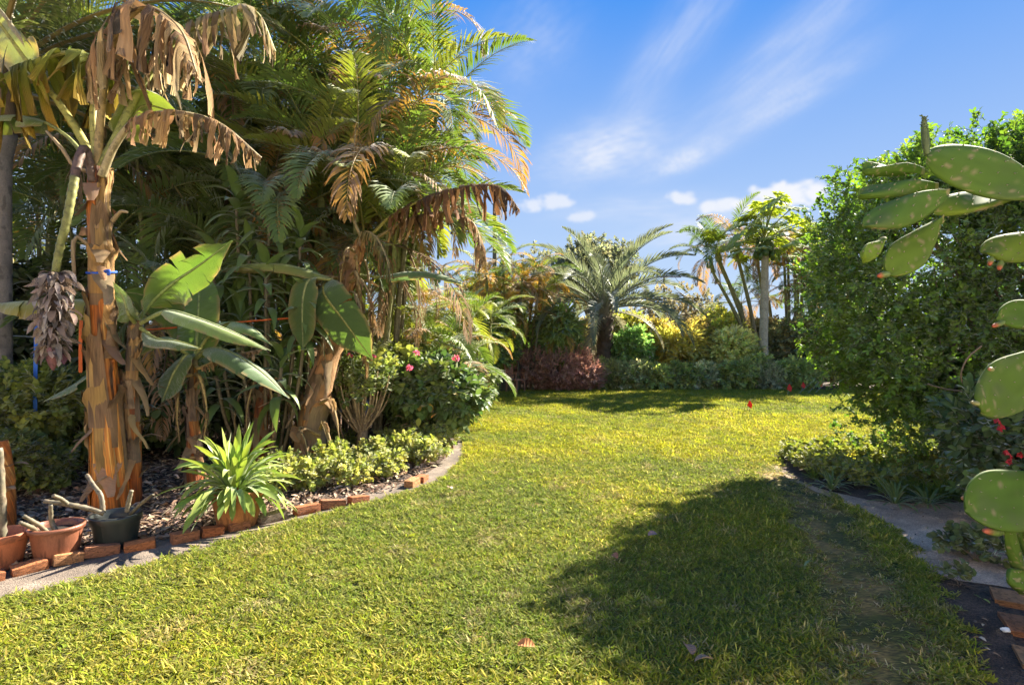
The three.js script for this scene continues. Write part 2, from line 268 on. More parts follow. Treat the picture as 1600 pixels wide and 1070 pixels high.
{ // the house added unseen behind the photographer: its sunlit pale wall throws warm light back over the garden
  const t = thing('fill_house', 'pale stucco house added unseen behind the photographer to bounce light onto the garden', 'fill_house', [0, 0, 3.4]), wm = std([.82, .75, .64], { roughness: .95, bumpMap: rep(T.grain, .5), bumpScale: .004 }), bx = (n, s, p, m, par = t) => { const o = mesh(n, new THREE.BoxGeometry(...s), m, par); o.position.set(...p); return o; };
  const slab = mesh('fill_patio', new THREE.BoxGeometry(14, .1, 2.7), std([.62, .57, .5], { map: rep(T.blotch, 2), roughness: .9 }), t); slab.position.set(0, .0, -1.4);  // pale slab, also added out of view for extra bounce light
  const openings = [[-8, 1.8, 1.0, 2.2], [-3.4, 1.8, 1.0, 2.2], [1.2, 2.0, 0, 2.15], [6, 1.8, 1.0, 2.2]]; let x = -12; const fr = std([.8, .8, .78], { roughness: .5 }), gl = new THREE.MeshPhysicalMaterial({ color: 0xffffff, transmission: 1, roughness: .03, thickness: 0 });
  for (const [ox, w, y0, y1] of openings) {
    bx('wall', [ox - w / 2 - x, 3.4, .25], [(x + ox - w / 2) / 2, 1.7, .125], wm); bx('wall', [w, 3.4 - y1, .25], [ox, (3.4 + y1) / 2, .125], wm); if (y0) bx('wall', [w, y0, .25], [ox, y0 / 2, .125], wm); x = ox + w / 2;
    const f = new THREE.Group(); f.name = y0 ? 'window' : 'door'; f.position.set(ox, (y0 + y1) / 2, .14); t.add(f); const h = y1 - y0; for (const s of [-1, 1]) { bx('frame', [.07, h, .08], [s * (w / 2 - .035), 0, 0], fr, f); bx('frame', [w - .14, .07, .08], [0, s * (h / 2 - .035), 0], fr, f); } bx('frame', [.05, h - .14, .07], [0, 0, 0], fr, f); for (const s of [-1, 1]) bx('pane', [w / 2 - .1, h - .14, .008], [s * (w / 4 - .01), 0, 0], gl, f);
  }
  bx('wall', [12 - x, 3.4, .25], [(12 + x) / 2, 1.7, .125], wm); bx('wall', [23.99, 3.4, .2], [0, 1.7, 6.1], wm); bx('wall', [.2, 3.4, 5.7], [-11.88, 1.7, 3.12], wm); bx('wall', [.2, 3.4, 5.7], [11.88, 1.7, 3.12], wm); bx('floor', [23.5, .1, 5.7], [0, .06, 3.12], std([.4, .34, .28]));
  const rs = new THREE.Shape([new THREE.Vector2(-.45, 3.42), new THREE.Vector2(3.1, 4.9), new THREE.Vector2(6.65, 3.42)]), rg = new THREE.ExtrudeGeometry(rs, { depth: 24.6, bevelEnabled: false }); rg.rotateY(-Math.PI / 2); rg.translate(12.3, 0, 0); mesh('roof', rg, std([.34, .25, .2], { roughness: .9 }), t);
}
// ---------------------------------------------------------------- plant builders
// leaf sprays used for crowns and shrubs; z is the direction a spray grows in
function spray(n, L, leafL, leafW, { droop = .3, shape = 0, spread = 1.0, fold = .3, seg = 3, twig = true, col = [1, 1, 1], vary = .2, flat = false } = {}) {
  const g = new Geo();
  if (twig) tube(g, [[0, 0, 0], [0, .01, L * .5], [0, -droop * L * .15, L]], s => .003 * (1 - s * .6), 3, [.5, .42, .3], { cap: false });
  for (let k = 0; k < n; k++) {
    const s = (k + .6) / n, a = flat ? (k % 2 ? 0 : Math.PI) + rr(-.3, .3) : k * 2.4 + rr(-.4, .4), sp = spread * rr(.75, 1.2) * (1 - .35 * s);
    const dir = nrm([Math.cos(a) * Math.sin(sp), Math.sin(a) * Math.sin(sp), Math.cos(sp)]);
    leaf(g, [0, 0, s * L], dir, nrm(add([rr(-.4, .4), 1, rr(-.4, .4)], [0, 0, .3])), leafL * rr(.7, 1.15), leafW * rr(.8, 1.15), jitc(col, vary), { seg, drop: droop * rr(.5, 1.4), shape, fold });
  }
  return g.build();
}
reseed(21);
const SPRAY = {
  small: [0, 1, 2].map(() => spray(11, .15, .048, .014, { seg: 3, fold: .25, droop: .5 })),
  medium: [0, 1].map(() => spray(9, .17, .085, .026, { seg: 3, droop: .8 })),
  broad: [0, 1].map(() => spray(8, .16, .12, .04, { seg: 4, droop: .9 })),
  far: [0, 1].map(() => spray(12, .32, .14, .042, { seg: 2, droop: .7, twig: false, vary: .35 })),
  fine: [0, 1].map(() => spray(14, .3, .09, .014, { seg: 2, droop: .4, twig: true, vary: .3 })),
  strap: [0, 1].map(() => spray(15, .16, .42, .026, { seg: 4, droop: 1.3, shape: 1, twig: false, spread: 1.25 })),
  herb: [0, 1].map(() => spray(9, .09, .055, .022, { seg: 3, droop: .7, vary: .3 })),
};
const ell = (c, r) => ({ c, r });
// points near the surface of a union of lobes, pointing outwards
function lobePoints(lobes, n, shell = .3) {
  const vol = lobes.map(l => l.r[0] * l.r[1] + l.r[1] * l.r[2]), tot = vol.reduce((a, b) => a + b), out = [];
  for (let k = 0; k < n * 3 && out.length < n; k++) {
    let q = rnd() * tot, i = 0; while (q > vol[i]) q -= vol[i++];
    const l = lobes[i], d = rdir(), ragged = 1 + (fbm(d[0] * 3 + i * 9, d[1] * 3 + d[2] * 5, 3) - .5) * .5, s = (1 - shell * rnd() ** 1.6) * ragged;
    const p = [l.c[0] + d[0] * l.r[0] * s, l.c[1] + d[1] * l.r[1] * s, l.c[2] + d[2] * l.r[2] * s];
    if (lobes.some(m => m !== l && Math.hypot((p[0] - m.c[0]) / m.r[0], (p[1] - m.c[1]) / m.r[1], (p[2] - m.c[2]) / m.r[2]) < .62)) continue;
    if (p[1] < .05) continue;
    out.push([p, nrm([d[0] / l.r[0], d[1] / l.r[1] + .12, d[2] / l.r[2]]), s]);
  }
  return out;
}
// a shrub: stems from one foot, twigs into every lobe, leaf sprays over the lobes (all coordinates relative to the foot)
function shrub(name, label, category, at, { w, h, dep = w, lobes = 7, n = 1200, kind = 'far', tint, tint2 = tint, size = 1, low = .15, stems = 5, stemR = .025, stemC = [.16, .11, .07], shell = .45, mat = M.leaf, group, up = .4, list, gap = 0 }) {
  const t = thing(name, label, category, at, group);
  const L = list || []; if (!list) for (let k = 0; k < lobes; k++) { const a = k * 2.4 + rr(-.3, .3), q = Math.sqrt((k + .4) / lobes) * .62, r = rr(.34, .5); L.push(ell([Math.cos(a) * q * w / 2, h * (low + (1 - low) * rr(.3, .72)), Math.sin(a) * q * dep / 2], [w / 2 * r * 1.15, h * (1 - low) * r * .72, dep / 2 * r * 1.15])); }
  const gs = new Geo();
  L.forEach((l, k) => {
    const b = [rr(-.06, .06) * w * .4, 0, rr(-.06, .06) * w * .4], m = [l.c[0] * .45, l.c[1] * .5, l.c[2] * .45];
    tube(gs, catmull([b, m, l.c], 6), s => stemR * (1.1 - s * .75), 5, stemC);
    for (let j = 0; j < stems; j++) { const d = rdir(), e = [l.c[0] + d[0] * l.r[0] * .85, l.c[1] + d[1] * l.r[1] * .85, l.c[2] + d[2] * l.r[2] * .85], s0 = catmull([m, mad(mul(add(m, e), .5), rdir(), .08 * w * .3), e], 5); tube(gs, s0, s => stemR * .5 * (1.05 - s * .8), 4, stemC); }
  });
  mesh('branches', gs, M.plain, t);
  const pts = lobePoints(L, n, shell).filter(p => !gap || fbm(p[0][0] * 2.2 + 40, p[0][1] * 2.2 + p[0][2] * 2, 2) > gap), sets = SPRAY[kind].map(() => []);
  for (const [p, d] of pts) { const o = nrm(add(mul(d, .8), add(mul(rdir(), .75), [0, up, 0]))), c = jitc(mixc(tint, tint2, rnd()), .25); sets[Math.floor(rnd() * sets.length)].push([p, o, size * rr(.75, 1.25), c]); }
  sets.forEach((it, k) => it.length && scatter('foliage', SPRAY[kind][k], mat, t, it));
  return t;
}
// a feather palm frond growing along +z from the origin, arching down
function frondGeo({ L = 2, e0 = 1, bend = 1.4, pet = .18, n = 44, ll = .5, lw = .015, vee = .5, sweep = 1.0, droop = .7, rib = [.3, .28, .08], col = [.07, .12, .02], tip = col, old = 0, side = 0, ribR = .014 }) {
  const g = new Geo(), m = 22, pts = []; let p = [0, 0, 0];
  for (let i = 0; i <= m; i++) { pts.push(p); const s = i / m, a = e0 - bend * s ** 1.25, b = side * s; p = mad(p, [Math.sin(b) * Math.cos(a), Math.sin(a), Math.cos(b) * Math.cos(a)], L / m); }
  const { T: Ta, S, U } = frames(pts, [0, 1, 0]);
  tube(g, pts, s => ribR * (1.15 - s), 4, s => mixc(rib, col, s * .5), { cap: false });
  for (let k = 0; k < n; k++) for (const sd of [-1, 1]) {
    if (old && rnd() < old * .25) continue;
    const s = pet + (1 - pet) * (k + .3 + rr(0, .4)) / n, f = s * m, i = Math.min(m - 1, Math.floor(f)), b = mad(pts[i], sub(pts[i + 1], pts[i]), f - i), t = Ta[i], x = mul(S[i], sd), u = U[i];
    const q = (s - pet) / (1 - pet), prof = Math.sin(Math.PI * Math.min(1, .16 + .82 * q)) ** .75, sw = sweep * (1 - .45 * q) * rr(.9, 1.1), ve = vee * rr(.7, 1.3);
    const lat = add(mul(x, Math.cos(ve)), mul(u, Math.sin(ve))), dir = nrm(add(mul(t, Math.cos(sw)), mul(lat, Math.sin(sw))));
    const no = nrm(sub(add(mul(u, Math.cos(ve)), mul(x, -Math.sin(ve))), mul(dir, 0)));
    const brown = old && rnd() < old, c = brown ? jitc([.26, .15, .07], .3) : jitc(col, .16), tc = brown ? jitc([.34, .22, .12], .2) : mixc(c, tip, .8);
    leaf(g, b, dir, no, ll * prof * rr(.88, 1.08), lw * rr(.85, 1.15), c, { seg: 3, drop: droop * rr(.6, 1.4) * (1 + old), fold: 0, shape: 2, tip: tc });
  }
  return g.build();
}
function frondSet(count, base, eHi, eLo) { const out = []; for (let k = 0; k < count; k++) { const s = k / Math.max(1, count - 1); out.push({ e: lerp(eHi, eLo, s), g: frondGeo({ ...base, e0: lerp(eHi, eLo, s) + rr(-.05, .05), bend: base.bend * lerp(.8, 1.05, s) * rr(.85, 1.15), side: rr(-.35, .35) }) }); } return out; }
reseed(31);
const ARECA = {
  green: frondSet(9, { L: 2.3, bend: 1.55, n: 46, ll: .56, lw: .017, vee: .5, droop: .85, col: [.09, .17, .016], tip: [.19, .24, .025], rib: [.36, .36, .07] }, 1.5, -.1),
  lime: frondSet(6, { L: 2.2, bend: 1.7, n: 44, ll: .54, lw: .017, vee: .45, droop: .9, col: [.21, .28, .02], tip: [.38, .35, .035], rib: [.42, .36, .08] }, 1.4, 0),
  rust: frondSet(5, { L: 2.2, bend: 2.0, n: 42, ll: .52, lw: .015, vee: .25, droop: 1.1, col: [.36, .22, .03], tip: [.48, .22, .05], rib: [.34, .22, .07], old: .35 }, 1.1, -.4),
  dead: frondSet(5, { L: 2.0, bend: 1.5, n: 38, ll: .46, lw: .012, vee: .1, droop: 1.7, col: [.27, .18, .10], tip: [.36, .26, .16], rib: [.22, .15, .09], old: .7 }, .1, -1.3),
};
const nearestE = (set, e) => { const a = set.map(f => [Math.abs(f.e - e) + rr(0, .25), f]).sort((x, y) => x[0] - y[0]); return a[0][1].g; };
function putFrond(t, g, at, az, s, m = M.frond, roll = 0) { const o = mesh('frond', g, m, t); o.position.set(...at); o.rotation.set(0, az, roll, 'YXZ'); o.scale.setScalar(s); return o; }
// a clump of cane palms: stems is a list of [dx, dz, height, lean x, lean z]
function caneClump(name, label, at, stems, { per = 10, s = 1, rust = .15, lime = .25, dead = .12, group, stemR = .045, skirt = 0, eLow = -.15, sets = ARECA, facing = null }) {
  const t = thing(name, label, 'palm', at, group);
  for (const [dx, dz, h, lx, lz] of stems) {
    const top = [dx + lx, h, dz + lz], g = new Geo(), R = stemR * rr(.8, 1.2);
    tube(g, catmull([[dx, -.02, dz], [dx + lx * .3, h * .5, dz + lz * .3], top], 14), q => R * (1.15 - q * .45) * (1 + .09 * Math.cos(q * h / .14 * 6.28)), 8, q => mixc([.20, .17, .10], [.27, .27, .09], sm(.3, 1, q)));
    const cs = new Geo(); mesh('stem', g, M.stem, t);
    tube(cs, [top, add(top, [lx * .05, .35 * s, lz * .05]), add(top, [lx * .1, .7 * s, lz * .1])], q => R * (1.25 - q * .7), 7, [.24, .27, .07]); mesh('crownshaft', cs, M.stem, t);
    const a0 = rr(0, 6.28), head = add(top, [lx * .1, .55 * s, lz * .1]);
    for (let k = 0; k < per; k++) {
      const q = (k + rr(0, .6)) / per, e = lerp(1.45, eLow, q), az = a0 + k * 2.39996 + rr(-.25, .25), r = rnd();
      const kind = q > .75 && r < dead * 4 ? (r < dead * 2 ? 'dead' : 'rust') : r < rust ? 'rust' : r < rust + lime ? 'lime' : 'green';
      putFrond(t, nearestE(sets[kind], kind == 'dead' ? rr(-1.3, 0) : e), head, az, s * rr(.8, 1.12), kind == 'dead' ? M.dry : M.frond);
    }
  }
  return t;
}
// a banana leaf along a midrib path (relative to the plant): side 1/-1 laminas cut by tears into flaps that hang by hang (0 flat .. 1 straight down)
function bananaLeaf(t, path, o0) {
  let { W = .28, start = .22, hang = .3, tear = .25, col = [.10, .17, .02], edge = col, mid = [.30, .32, .10], dead = 0, face = null, slices = 54, midR = .02, longer = 1, label, mat, taper = 1, curl = 0, sides = [-1, 1], wave = .04 } = o0;
  if (dead) { slices = Math.round(slices * 1.9); tear *= 1.05; }
  const pts = catmull(path, slices), fr = frames(pts), g = new Geo(), mr = new Geo(), plen = path.slice(1).reduce((a, p, i) => a + len(sub(p, path[i])), 0);
  tube(mr, pts, s => midR * (1.15 - s * .95), 6, s => jitc(mid, .06), { cap: true });
  for (const sd of sides) {
    const off = rr(0, 100); let prev = null, grp = 0, gh = hang, gl = 1, gtw = 0, gc = [1, 1, 1], skip = false, left = 0, gi = 0, gn = 1, gp = 0;
    for (let i = Math.floor(start * slices); i <= slices; i++) {
      if (left <= 0) { left = tear > 0 ? Math.max(2, 1 + Math.round(rr(.4, 1.6) / tear)) : 999; prev = null; gh = Math.min(1, Math.max(0, hang + rr(-.22, .22) * (tear > 0 ? 1 : .3))); gl = dead ? rr(.4, 1.25) : tear > .15 ? rr(.72, 1.12) : 1; gtw = rr(-1, 1) * (dead ? .55 : .12) * Math.min(1, tear * 4); skip = dead && rnd() < .06; gn = Math.min(left, slices - i); gi = i - 1 + gn / 2; gp = dead ? rr(.35, .95) : 0; gc = mul(jitc([1, 1, 1], dead ? .3 : .12), dead && rnd() < .25 ? .5 : 1); grp++; if (i > start * slices) i--; }
      left--;
      const s = (i - start * slices) / ((1 - start) * slices), prof = (Math.min(1, Math.sin(Math.PI * (.07 + .93 * s) * .98) * 1.5) ** .75) * (s > .6 && !dead ? Math.max(0.02, (1 - s) / .4) ** .55 : 1);
      const w = W * Math.max(.04, prof) * gl * longer, T0 = fr.T[i];
      let lat = face ? nrm(sub(face, mul(T0, dot(face, T0)))) : nrm(cross(T0, [0, 1, 0]));
      if (!isFinite(lat[0]) || len(lat) < .5) lat = fr.S[i];
      lat = mul(lat, sd);
      let d = nrm(mad(lat, [0, 1, 0], face ? 0 : .25 * (1 - gh))), p = mad(pts[i], lat, midR * .5 * (1 - s)); const row = [], nu = dead ? 6 : 5;
      for (let u = 0; u <= nu; u++) {
        const q = u / nu, spot = fbm(s * 7 + off, q * 2.5 + off, 3), e = sm(.45, 1, q + (spot - .5) * .7);
        let c = mixc(col, edge, e); c = [c[0] * gc[0], c[1] * gc[1], c[2] * gc[2]]; c = jitc(c, dead ? .10 : .04); if (!dead && u == nu && fbm(s * 14 + off, off, 2) > .42) c = [.34, .24, .07];
        row.push(g.v(mad(p, fr.T[i], (dead ? rr(-.008, .008) + (gi - i) * plen / slices * gp * q ** 1.4 : 0) + (fbm(i * .5, off + u, 2) - .5) * wave * q), c, q * w, s * 3));
        p = mad(p, d, w / nu);
        d = nrm(mad(d, [0, -1, 0], gh * gh * (dead ? 2.6 : 1.1) + gh * .25)); d = nrm(mad(d, fr.T[i], gtw / nu * 1.6 + (dead ? rr(-.12, .12) : 0))); if (curl) d = nrm(mad(d, lat, -curl * q));
        if (dead) d = nrm(mad(mad(d, lat, rr(-.2, .2) + gtw * .5), fr.T[i], gtw * .35));
      }
      if (prev && !skip) for (let u = 0; u < nu; u++) sd > 0 ? g.quad(prev[u], prev[u + 1], row[u + 1], row[u]) : g.quad(prev[u], row[u], row[u + 1], prev[u + 1]);
      prev = row;
    }
  }
  const o = mesh('leaf', g, mat || (dead ? M.dry : M.banana), t); if (label) o.userData.label = label;
  mesh('midrib', mr, M.stem, o);
  return o;
}
// dry sheath flaps peeling off a stem
function sheaths(t, pts, R, n, { col = [.30, .19, .10], L = .35, W = .07, from = 0, to = 1 } = {}) {
  for (let k = 0; k < n; k++) {
    const g = new Geo(), s = lerp(from, to, (k + rnd() * .7) / n), i = Math.min(pts.length - 2, Math.floor(s * (pts.length - 1))), a = rr(0, 6.28), o = [Math.cos(a), 0, Math.sin(a)], p = mad(pts[i], o, R(s) * .96), c = jitc(col, .35), up = rnd() < .35;
    const l = L * rr(.5, 1.3), w = W * rr(.5, 1.2); let q = p, d = nrm(add(mul(o, rr(.15, .6)), [0, up ? 1 : -.7, 0])), row0 = null; const lat = nrm(cross(d, o));
    for (let j = 0; j <= 6; j++) {
      const f = j / 6, ww = w * (1 - f * .75) * (1 + rr(-.15, .15)), row = [-1, -.3, .35, 1].map(x => g.v(add(mad(q, lat, x * ww), mul(o, (-.35 * x * x + rr(-.08, .08)) * ww)), jitc(mixc(c, mul(c, 1.35), f), .15), x * ww, f * l));
      if (row0) for (let x = 0; x < 3; x++) g.quad(row0[x], row0[x + 1], row[x + 1], row[x]); row0 = row;
      q = mad(q, d, l / 6); d = nrm(add(d, add(mul(o, up ? .35 : .05), [rr(-.25, .25), up ? -.32 : -.12, rr(-.25, .25)])));
    }
    mesh('dry_sheath', g, M.dry, t);
  }
}
// overlapping old leaf sheaths wrapped round a stem, their torn upper edges standing off
function wraps(t, pts, R, n, cols) {
  for (let k = 0; k < n; k++) {
    const g = new Geo(), s0 = lerp(0, .86, k / n) + rr(0, .03), s1 = Math.min(.99, s0 + rr(.13, .3)), a0 = rr(0, 6.28), wide = rr(1.6, 3.6), off = rr(.004, .016), c = jitc(pick(cols), .18), NA = 9, NS = 10, ph = rr(0, 50); let pr = null;
    for (let i = 0; i <= NS; i++) {
      const f = i / NS, row = [];
      for (let j = 0; j <= NA; j++) { const rag = f * (1 + (fbm(j * .9 + ph, 3, 2) - .5) * .5 * f), s = lerp(s0, s1, rag), q = Math.min(.999, Math.max(0, s)) * (pts.length - 1), b = Math.floor(q), p = mad(pts[b], sub(pts[Math.min(b + 1, pts.length - 1)], pts[b]), q - b), a = a0 + (j / NA - .5) * wide * (1 - .35 * f), r = R(s) + off + sm(.72, 1, f) * rr(.01, .05) + .006 * Math.sin(j * 1.7 + ph); row.push(g.v([p[0] + Math.cos(a) * r, p[1], p[2] + Math.sin(a) * r], jitc(mixc(c, mul(c, .6), sm(.55, .75, fbm(j * .6 + ph, f * 4 + ph, 3))), .1), a * r, s * 3)); }
      if (pr) for (let j = 0; j < NA; j++) g.quad(pr[j], row[j], row[j + 1], pr[j + 1]); pr = row;
    }
    mesh('old_sheath', g, M.sheath, t);
  }
}
const rel = (o, pts) => pts.map(p => sub(p, o));
// ---------------------------------------------------------------- left bed
{ // brick edging: each brick its own piece, worn and tilted
  reseed(41);
  const t = thing('brick_edging', 'worn orange bricks laid end to end along the planting bed', 'edging');
  const cum = [0]; for (let k = 1; k < brickLine.length; k++) cum.push(cum[k - 1] + len(sub(brickLine[k], brickLine[k - 1])));
  const atL = s => { let k = 1; while (k < cum.length - 1 && cum[k] < s) k++; const f = (s - cum[k - 1]) / (cum[k] - cum[k - 1]); return [mad(brickLine[k - 1], sub(brickLine[k], brickLine[k - 1]), f), nrm(sub(brickLine[k], brickLine[k - 1]))]; };
  const bm = [[.54, .19, .065], [.48, .155, .055], [.58, .27, .11], [.42, .17, .08], [.26, .19, .14]].map(c => std(c, { map: T.blotch, bumpMap: T.blotch, bumpScale: .012, roughness: .95 }));
  const shapes = [0, 1, 2, 3].map(() => { const g = new THREE.BoxGeometry(1, 1, 1, 6, 2, 3), p = g.attributes.position; const o = rr(0, 50); for (let k = 0; k < p.count; k++) { const x = p.getX(k), y = p.getY(k), z = p.getZ(k), c = (Math.abs(x) > .49) + (Math.abs(y) > .49) + (Math.abs(z) > .49), s = c > 1 ? .045 + .06 * fbm(x * 4 + o, z * 4 + y * 3 + o, 2) : 0, b = (fbm(x * 3 + o, z * 2 + y + o, 3) - .5) * .10; p.setXYZ(k, x * (1 - s * .6), y * (1 - s * 1.6) + (y > 0 ? b * .7 : 0), z * (1 - s) + Math.sign(z) * b * .5); } g.computeVertexNormals(); return g; });
  let s = .02; let k = 0;
  while (s < cum[cum.length - 1] - .1) {
    const l = rr(.17, .25), [c, d] = atL(s + l / 2); if (c[0] > -1.35 && hash(Math.floor(s * 4), 1, 2) > .38) { s += l; continue; }
    const o = mesh('brick', pick(shapes), bm[rnd() < .12 ? 4 : Math.floor(rnd() * 4)], t);
    o.position.set(c[0] + rr(-.012, .012), rr(.022, .04), c[2] + rr(-.012, .012)); o.rotation.set(rr(-.14, .14), Math.atan2(-d[2], d[0]) + rr(-.10, .10), rr(-.07, .07)); o.scale.set(l - .012, rr(.075, .1), rr(.095, .12)); s += l + rr(0, .02) + (rnd() < .12 ? .06 : 0); k++;
  }
}
{ // leaf litter and mulch on the bed
  reseed(42); const g = new Geo(); leaf(g, [0, 0, 0], [1, .1, 0], [0, 1, 0], 1, .2, [1, 1, 1], { seg: 3, drop: .5, fold: .5 }); const chip = g.build(); const g2 = new Geo(); tube(g2, [[0, 0, 0], [.5, .04, .03], [1, 0, 0]], .03, 4, [1, 1, 1]); const stick = g2.build();
  const A = [], B = [], bed = [...brickLine.map(p => add(p, [-.06, 0, -.08])), X(-1.3, 9.6), X(-2.4, 12), X(-12, 12), X(-12, 3)];
  for (let k = 0; k < 26000; k++) { const d = 3.2 + 8 * rnd() ** 1.5, x = rr(-1, 0) * (d * .92 + .3); if (!inside(bed, x, -d)) continue; const c = jitc(pick([[.26, .16, .105], [.20, .12, .08], [.34, .24, .17], [.13, .085, .06], [.38, .29, .2]]), .3), it = [[x, rr(.008, .035), -d], [rr(-1, 1), rr(-.3, .3), rr(-1, 1)], rr(.03, .10), c]; (rnd() < .8 ? A : B).push(it); }
  tag(scatter('leaf_litter', chip, std([1, 1, 1], { vertexColors: true, side: THREE.DoubleSide, roughness: 1 }), scene, A), 'dry brown leaf litter covering the planting bed', 'litter');
  tag(scatter('twig_litter', stick, std([1, 1, 1], { vertexColors: true, roughness: 1 }), scene, B), 'thin dry twigs scattered over the planting bed', 'litter');
}
// ---- pots with their cuttings
function pot(name, label, at, h, r0, r1, c, rimH, { tilt = 0, soil = [.05, .04, .035], ribs = 0, rough = .6, tex = true } = {}) {
  const t = thing(name, label, 'plant pot', at); t.rotation.z = tilt;
  const prof = [[0, 0], [r0 * .96, 0], [r0, .012], [lerp(r0, r1, .8), h - rimH - .006], [lerp(r0, r1, .82) + .012, h - rimH], [r1 + .006, h - .012], [r1 + .004, h], [r1 - .014, h], [r1 - .02, h - rimH], [r0 * .9, h * .5], [0, h * .5]].map(p => new THREE.Vector2(...p));
  const g = new THREE.LatheGeometry(prof, 48); if (ribs) { const p = g.attributes.position; for (let k = 0; k < p.count; k++) { const x = p.getX(k), z = p.getZ(k), y = p.getY(k), a = Math.atan2(z, x), s = y < h - rimH - .004 ? 1 + ribs * Math.cos(a * 24) : 1; p.setX(k, x * s); p.setZ(k, z * s); } g.computeVertexNormals(); }
  mesh('body', g, std(c, { roughness: rough, side: THREE.DoubleSide, ...(tex ? { map: rep(T.blotch, 3, 2), bumpMap: rep(T.grain, 3, 2), bumpScale: .001 } : {}) }), t);
  const sg = new THREE.CircleGeometry(lerp(r0, r1, .8) - .01, 24); sg.rotateX(-Math.PI / 2); sg.translate(0, h - rimH - .015, 0); mesh('potting_soil', sg, std(soil, { map: rep(T.soil, 2), roughness: 1 }), t);
  return t;
}
function cutting(t, label, pts, r, nameIt = 'cutting') {          // a knobbly pale grey plumeria stem, cut at its end
  const g = new Geo(), q = catmull(pts, 22); tube(g, q, s => r * (1 - .22 * s) * (1 + .06 * Math.sin(s * 60)), 9, s => jitc([.19, .155, .10], .25), { rough: .1 });
  const o = mesh(nameIt, g, M.stem, t); if (label) o.userData.label = label; return o;
}
const plumeria = (label, at, list) => { const t = thing('plumeria_cutting', label, 'cutting', at); list.forEach(([pts, r]) => cutting(t, null, rel(at, pts), r, 'branch')); return t; };
{
  reseed(43);
  const a = onGround(0, 888), b = onGround(88, 876), c = onGround(181, 854);
  pot('plant_pot', 'round orange terracotta pot cut off by the picture edge', [a[0], .0, a[2]], .24, .11, .155, [.46, .15, .065], .045);
  pot('plant_pot', 'brown plastic pot between the orange pot and the black pot', [b[0], 0, b[2]], .25, .12, .158, [.27, .10, .055], .03, { rough: .42 });
  pot('plant_pot', 'black ribbed nursery pot in front of the tall banana', [c[0], .0, c[2]], .245, .125, .16, [.022, .027, .026], .05, { ribs: .008, rough: .38, tex: false });
  const dA = -a[2], dB = -b[2], dC = -c[2];
  plumeria('grey upright stem growing in the orange pot', [a[0], .2, a[2]], [[[[a[0] + .005, .16, a[2]], P(1, 800, dA), P(0, 757, dA), P(-3, 700, dA)], .03]]);
  plumeria('three short cut grey stems in the brown pot', [b[0], .2, b[2]], [[[[b[0], .19, b[2]], P(80, 815, dB), P(78, 788, dB - .02)], .017], [[[b[0] - .02, .19, b[2] + .04], P(62, 822, dB - .1), P(36, 806, dB - .2)], .016], [[[b[0] - .06, .19, b[2] + .06], P(52, 826, dB - .14), P(30, 816, dB - .25)], .015]]);
  plumeria('long forked grey stems leaning out of the black pot', [c[0], .2, c[2]], [[[P(162, 802, dC - .1), P(140, 795, dC - .14), P(105, 788, dC - .2), P(68, 783, dC - .22)], .019], [[P(105, 788, dC - .2), P(95, 780, dC - .24), P(82, 774, dC - .3)], .016], [[P(160, 802, dC - .1), P(157, 775, dC - .08), P(145, 758, dC - .05), P(135, 742, dC)], .018], [[P(198, 800, dC), P(200, 785, dC), P(205, 766, dC)], .018], [[P(203, 803, dC + .04), P(222, 785, dC), P(238, 772, dC - .05)], .014]]);
}
{ // strap-leaved plant in the big terracotta pot
  reseed(44); const b = onGround(366, 824), at = [b[0], 0, b[2] - .05];
  pot('plant_pot', 'wide weathered terracotta pot holding the strap leaved plant', at, .30, .15, .205, [.40, .16, .055], .05, { rough: .9 });
  const o = [at[0] - .03, .24, at[2]], t = thing('strap_leaf_plant', 'glossy bright green strap leaved plant spilling from the wide terracotta pot', 'plant', o);
  for (let k = 0; k < 150; k++) {
    const g = new Geo(), az = k * 2.39996 + rr(-.2, .2), q = k / 150, el = lerp(1.45, -.05, q ** 1.15) + rr(-.22, .22), L = lerp(.42, .48, Math.sin(q * 3)) * rr(.55, 1.2), d = [Math.cos(az) * Math.cos(el), Math.sin(el), Math.sin(az) * Math.cos(el)];
    const c = jitc(mixc([.13, .25, .02], [.28, .36, .03], rnd() ** 1.6), .15);
    leaf(g, [Math.cos(az) * .05 * (1 + q), rr(0, .05) + .08 * (1 - q), Math.sin(az) * .05 * (1 + q)], d, [-d[0] * d[1], 1, -d[2] * d[1]], L, rr(.017, .027), c, { seg: 8, drop: rr(.7, 2.4), twist: rr(-1, 1), fold: .28, shape: 1, tip: mixc(c, [.34, .33, .06], rnd() * .4) });
    mesh('leaf', g, M.gloss, t);
  }
}
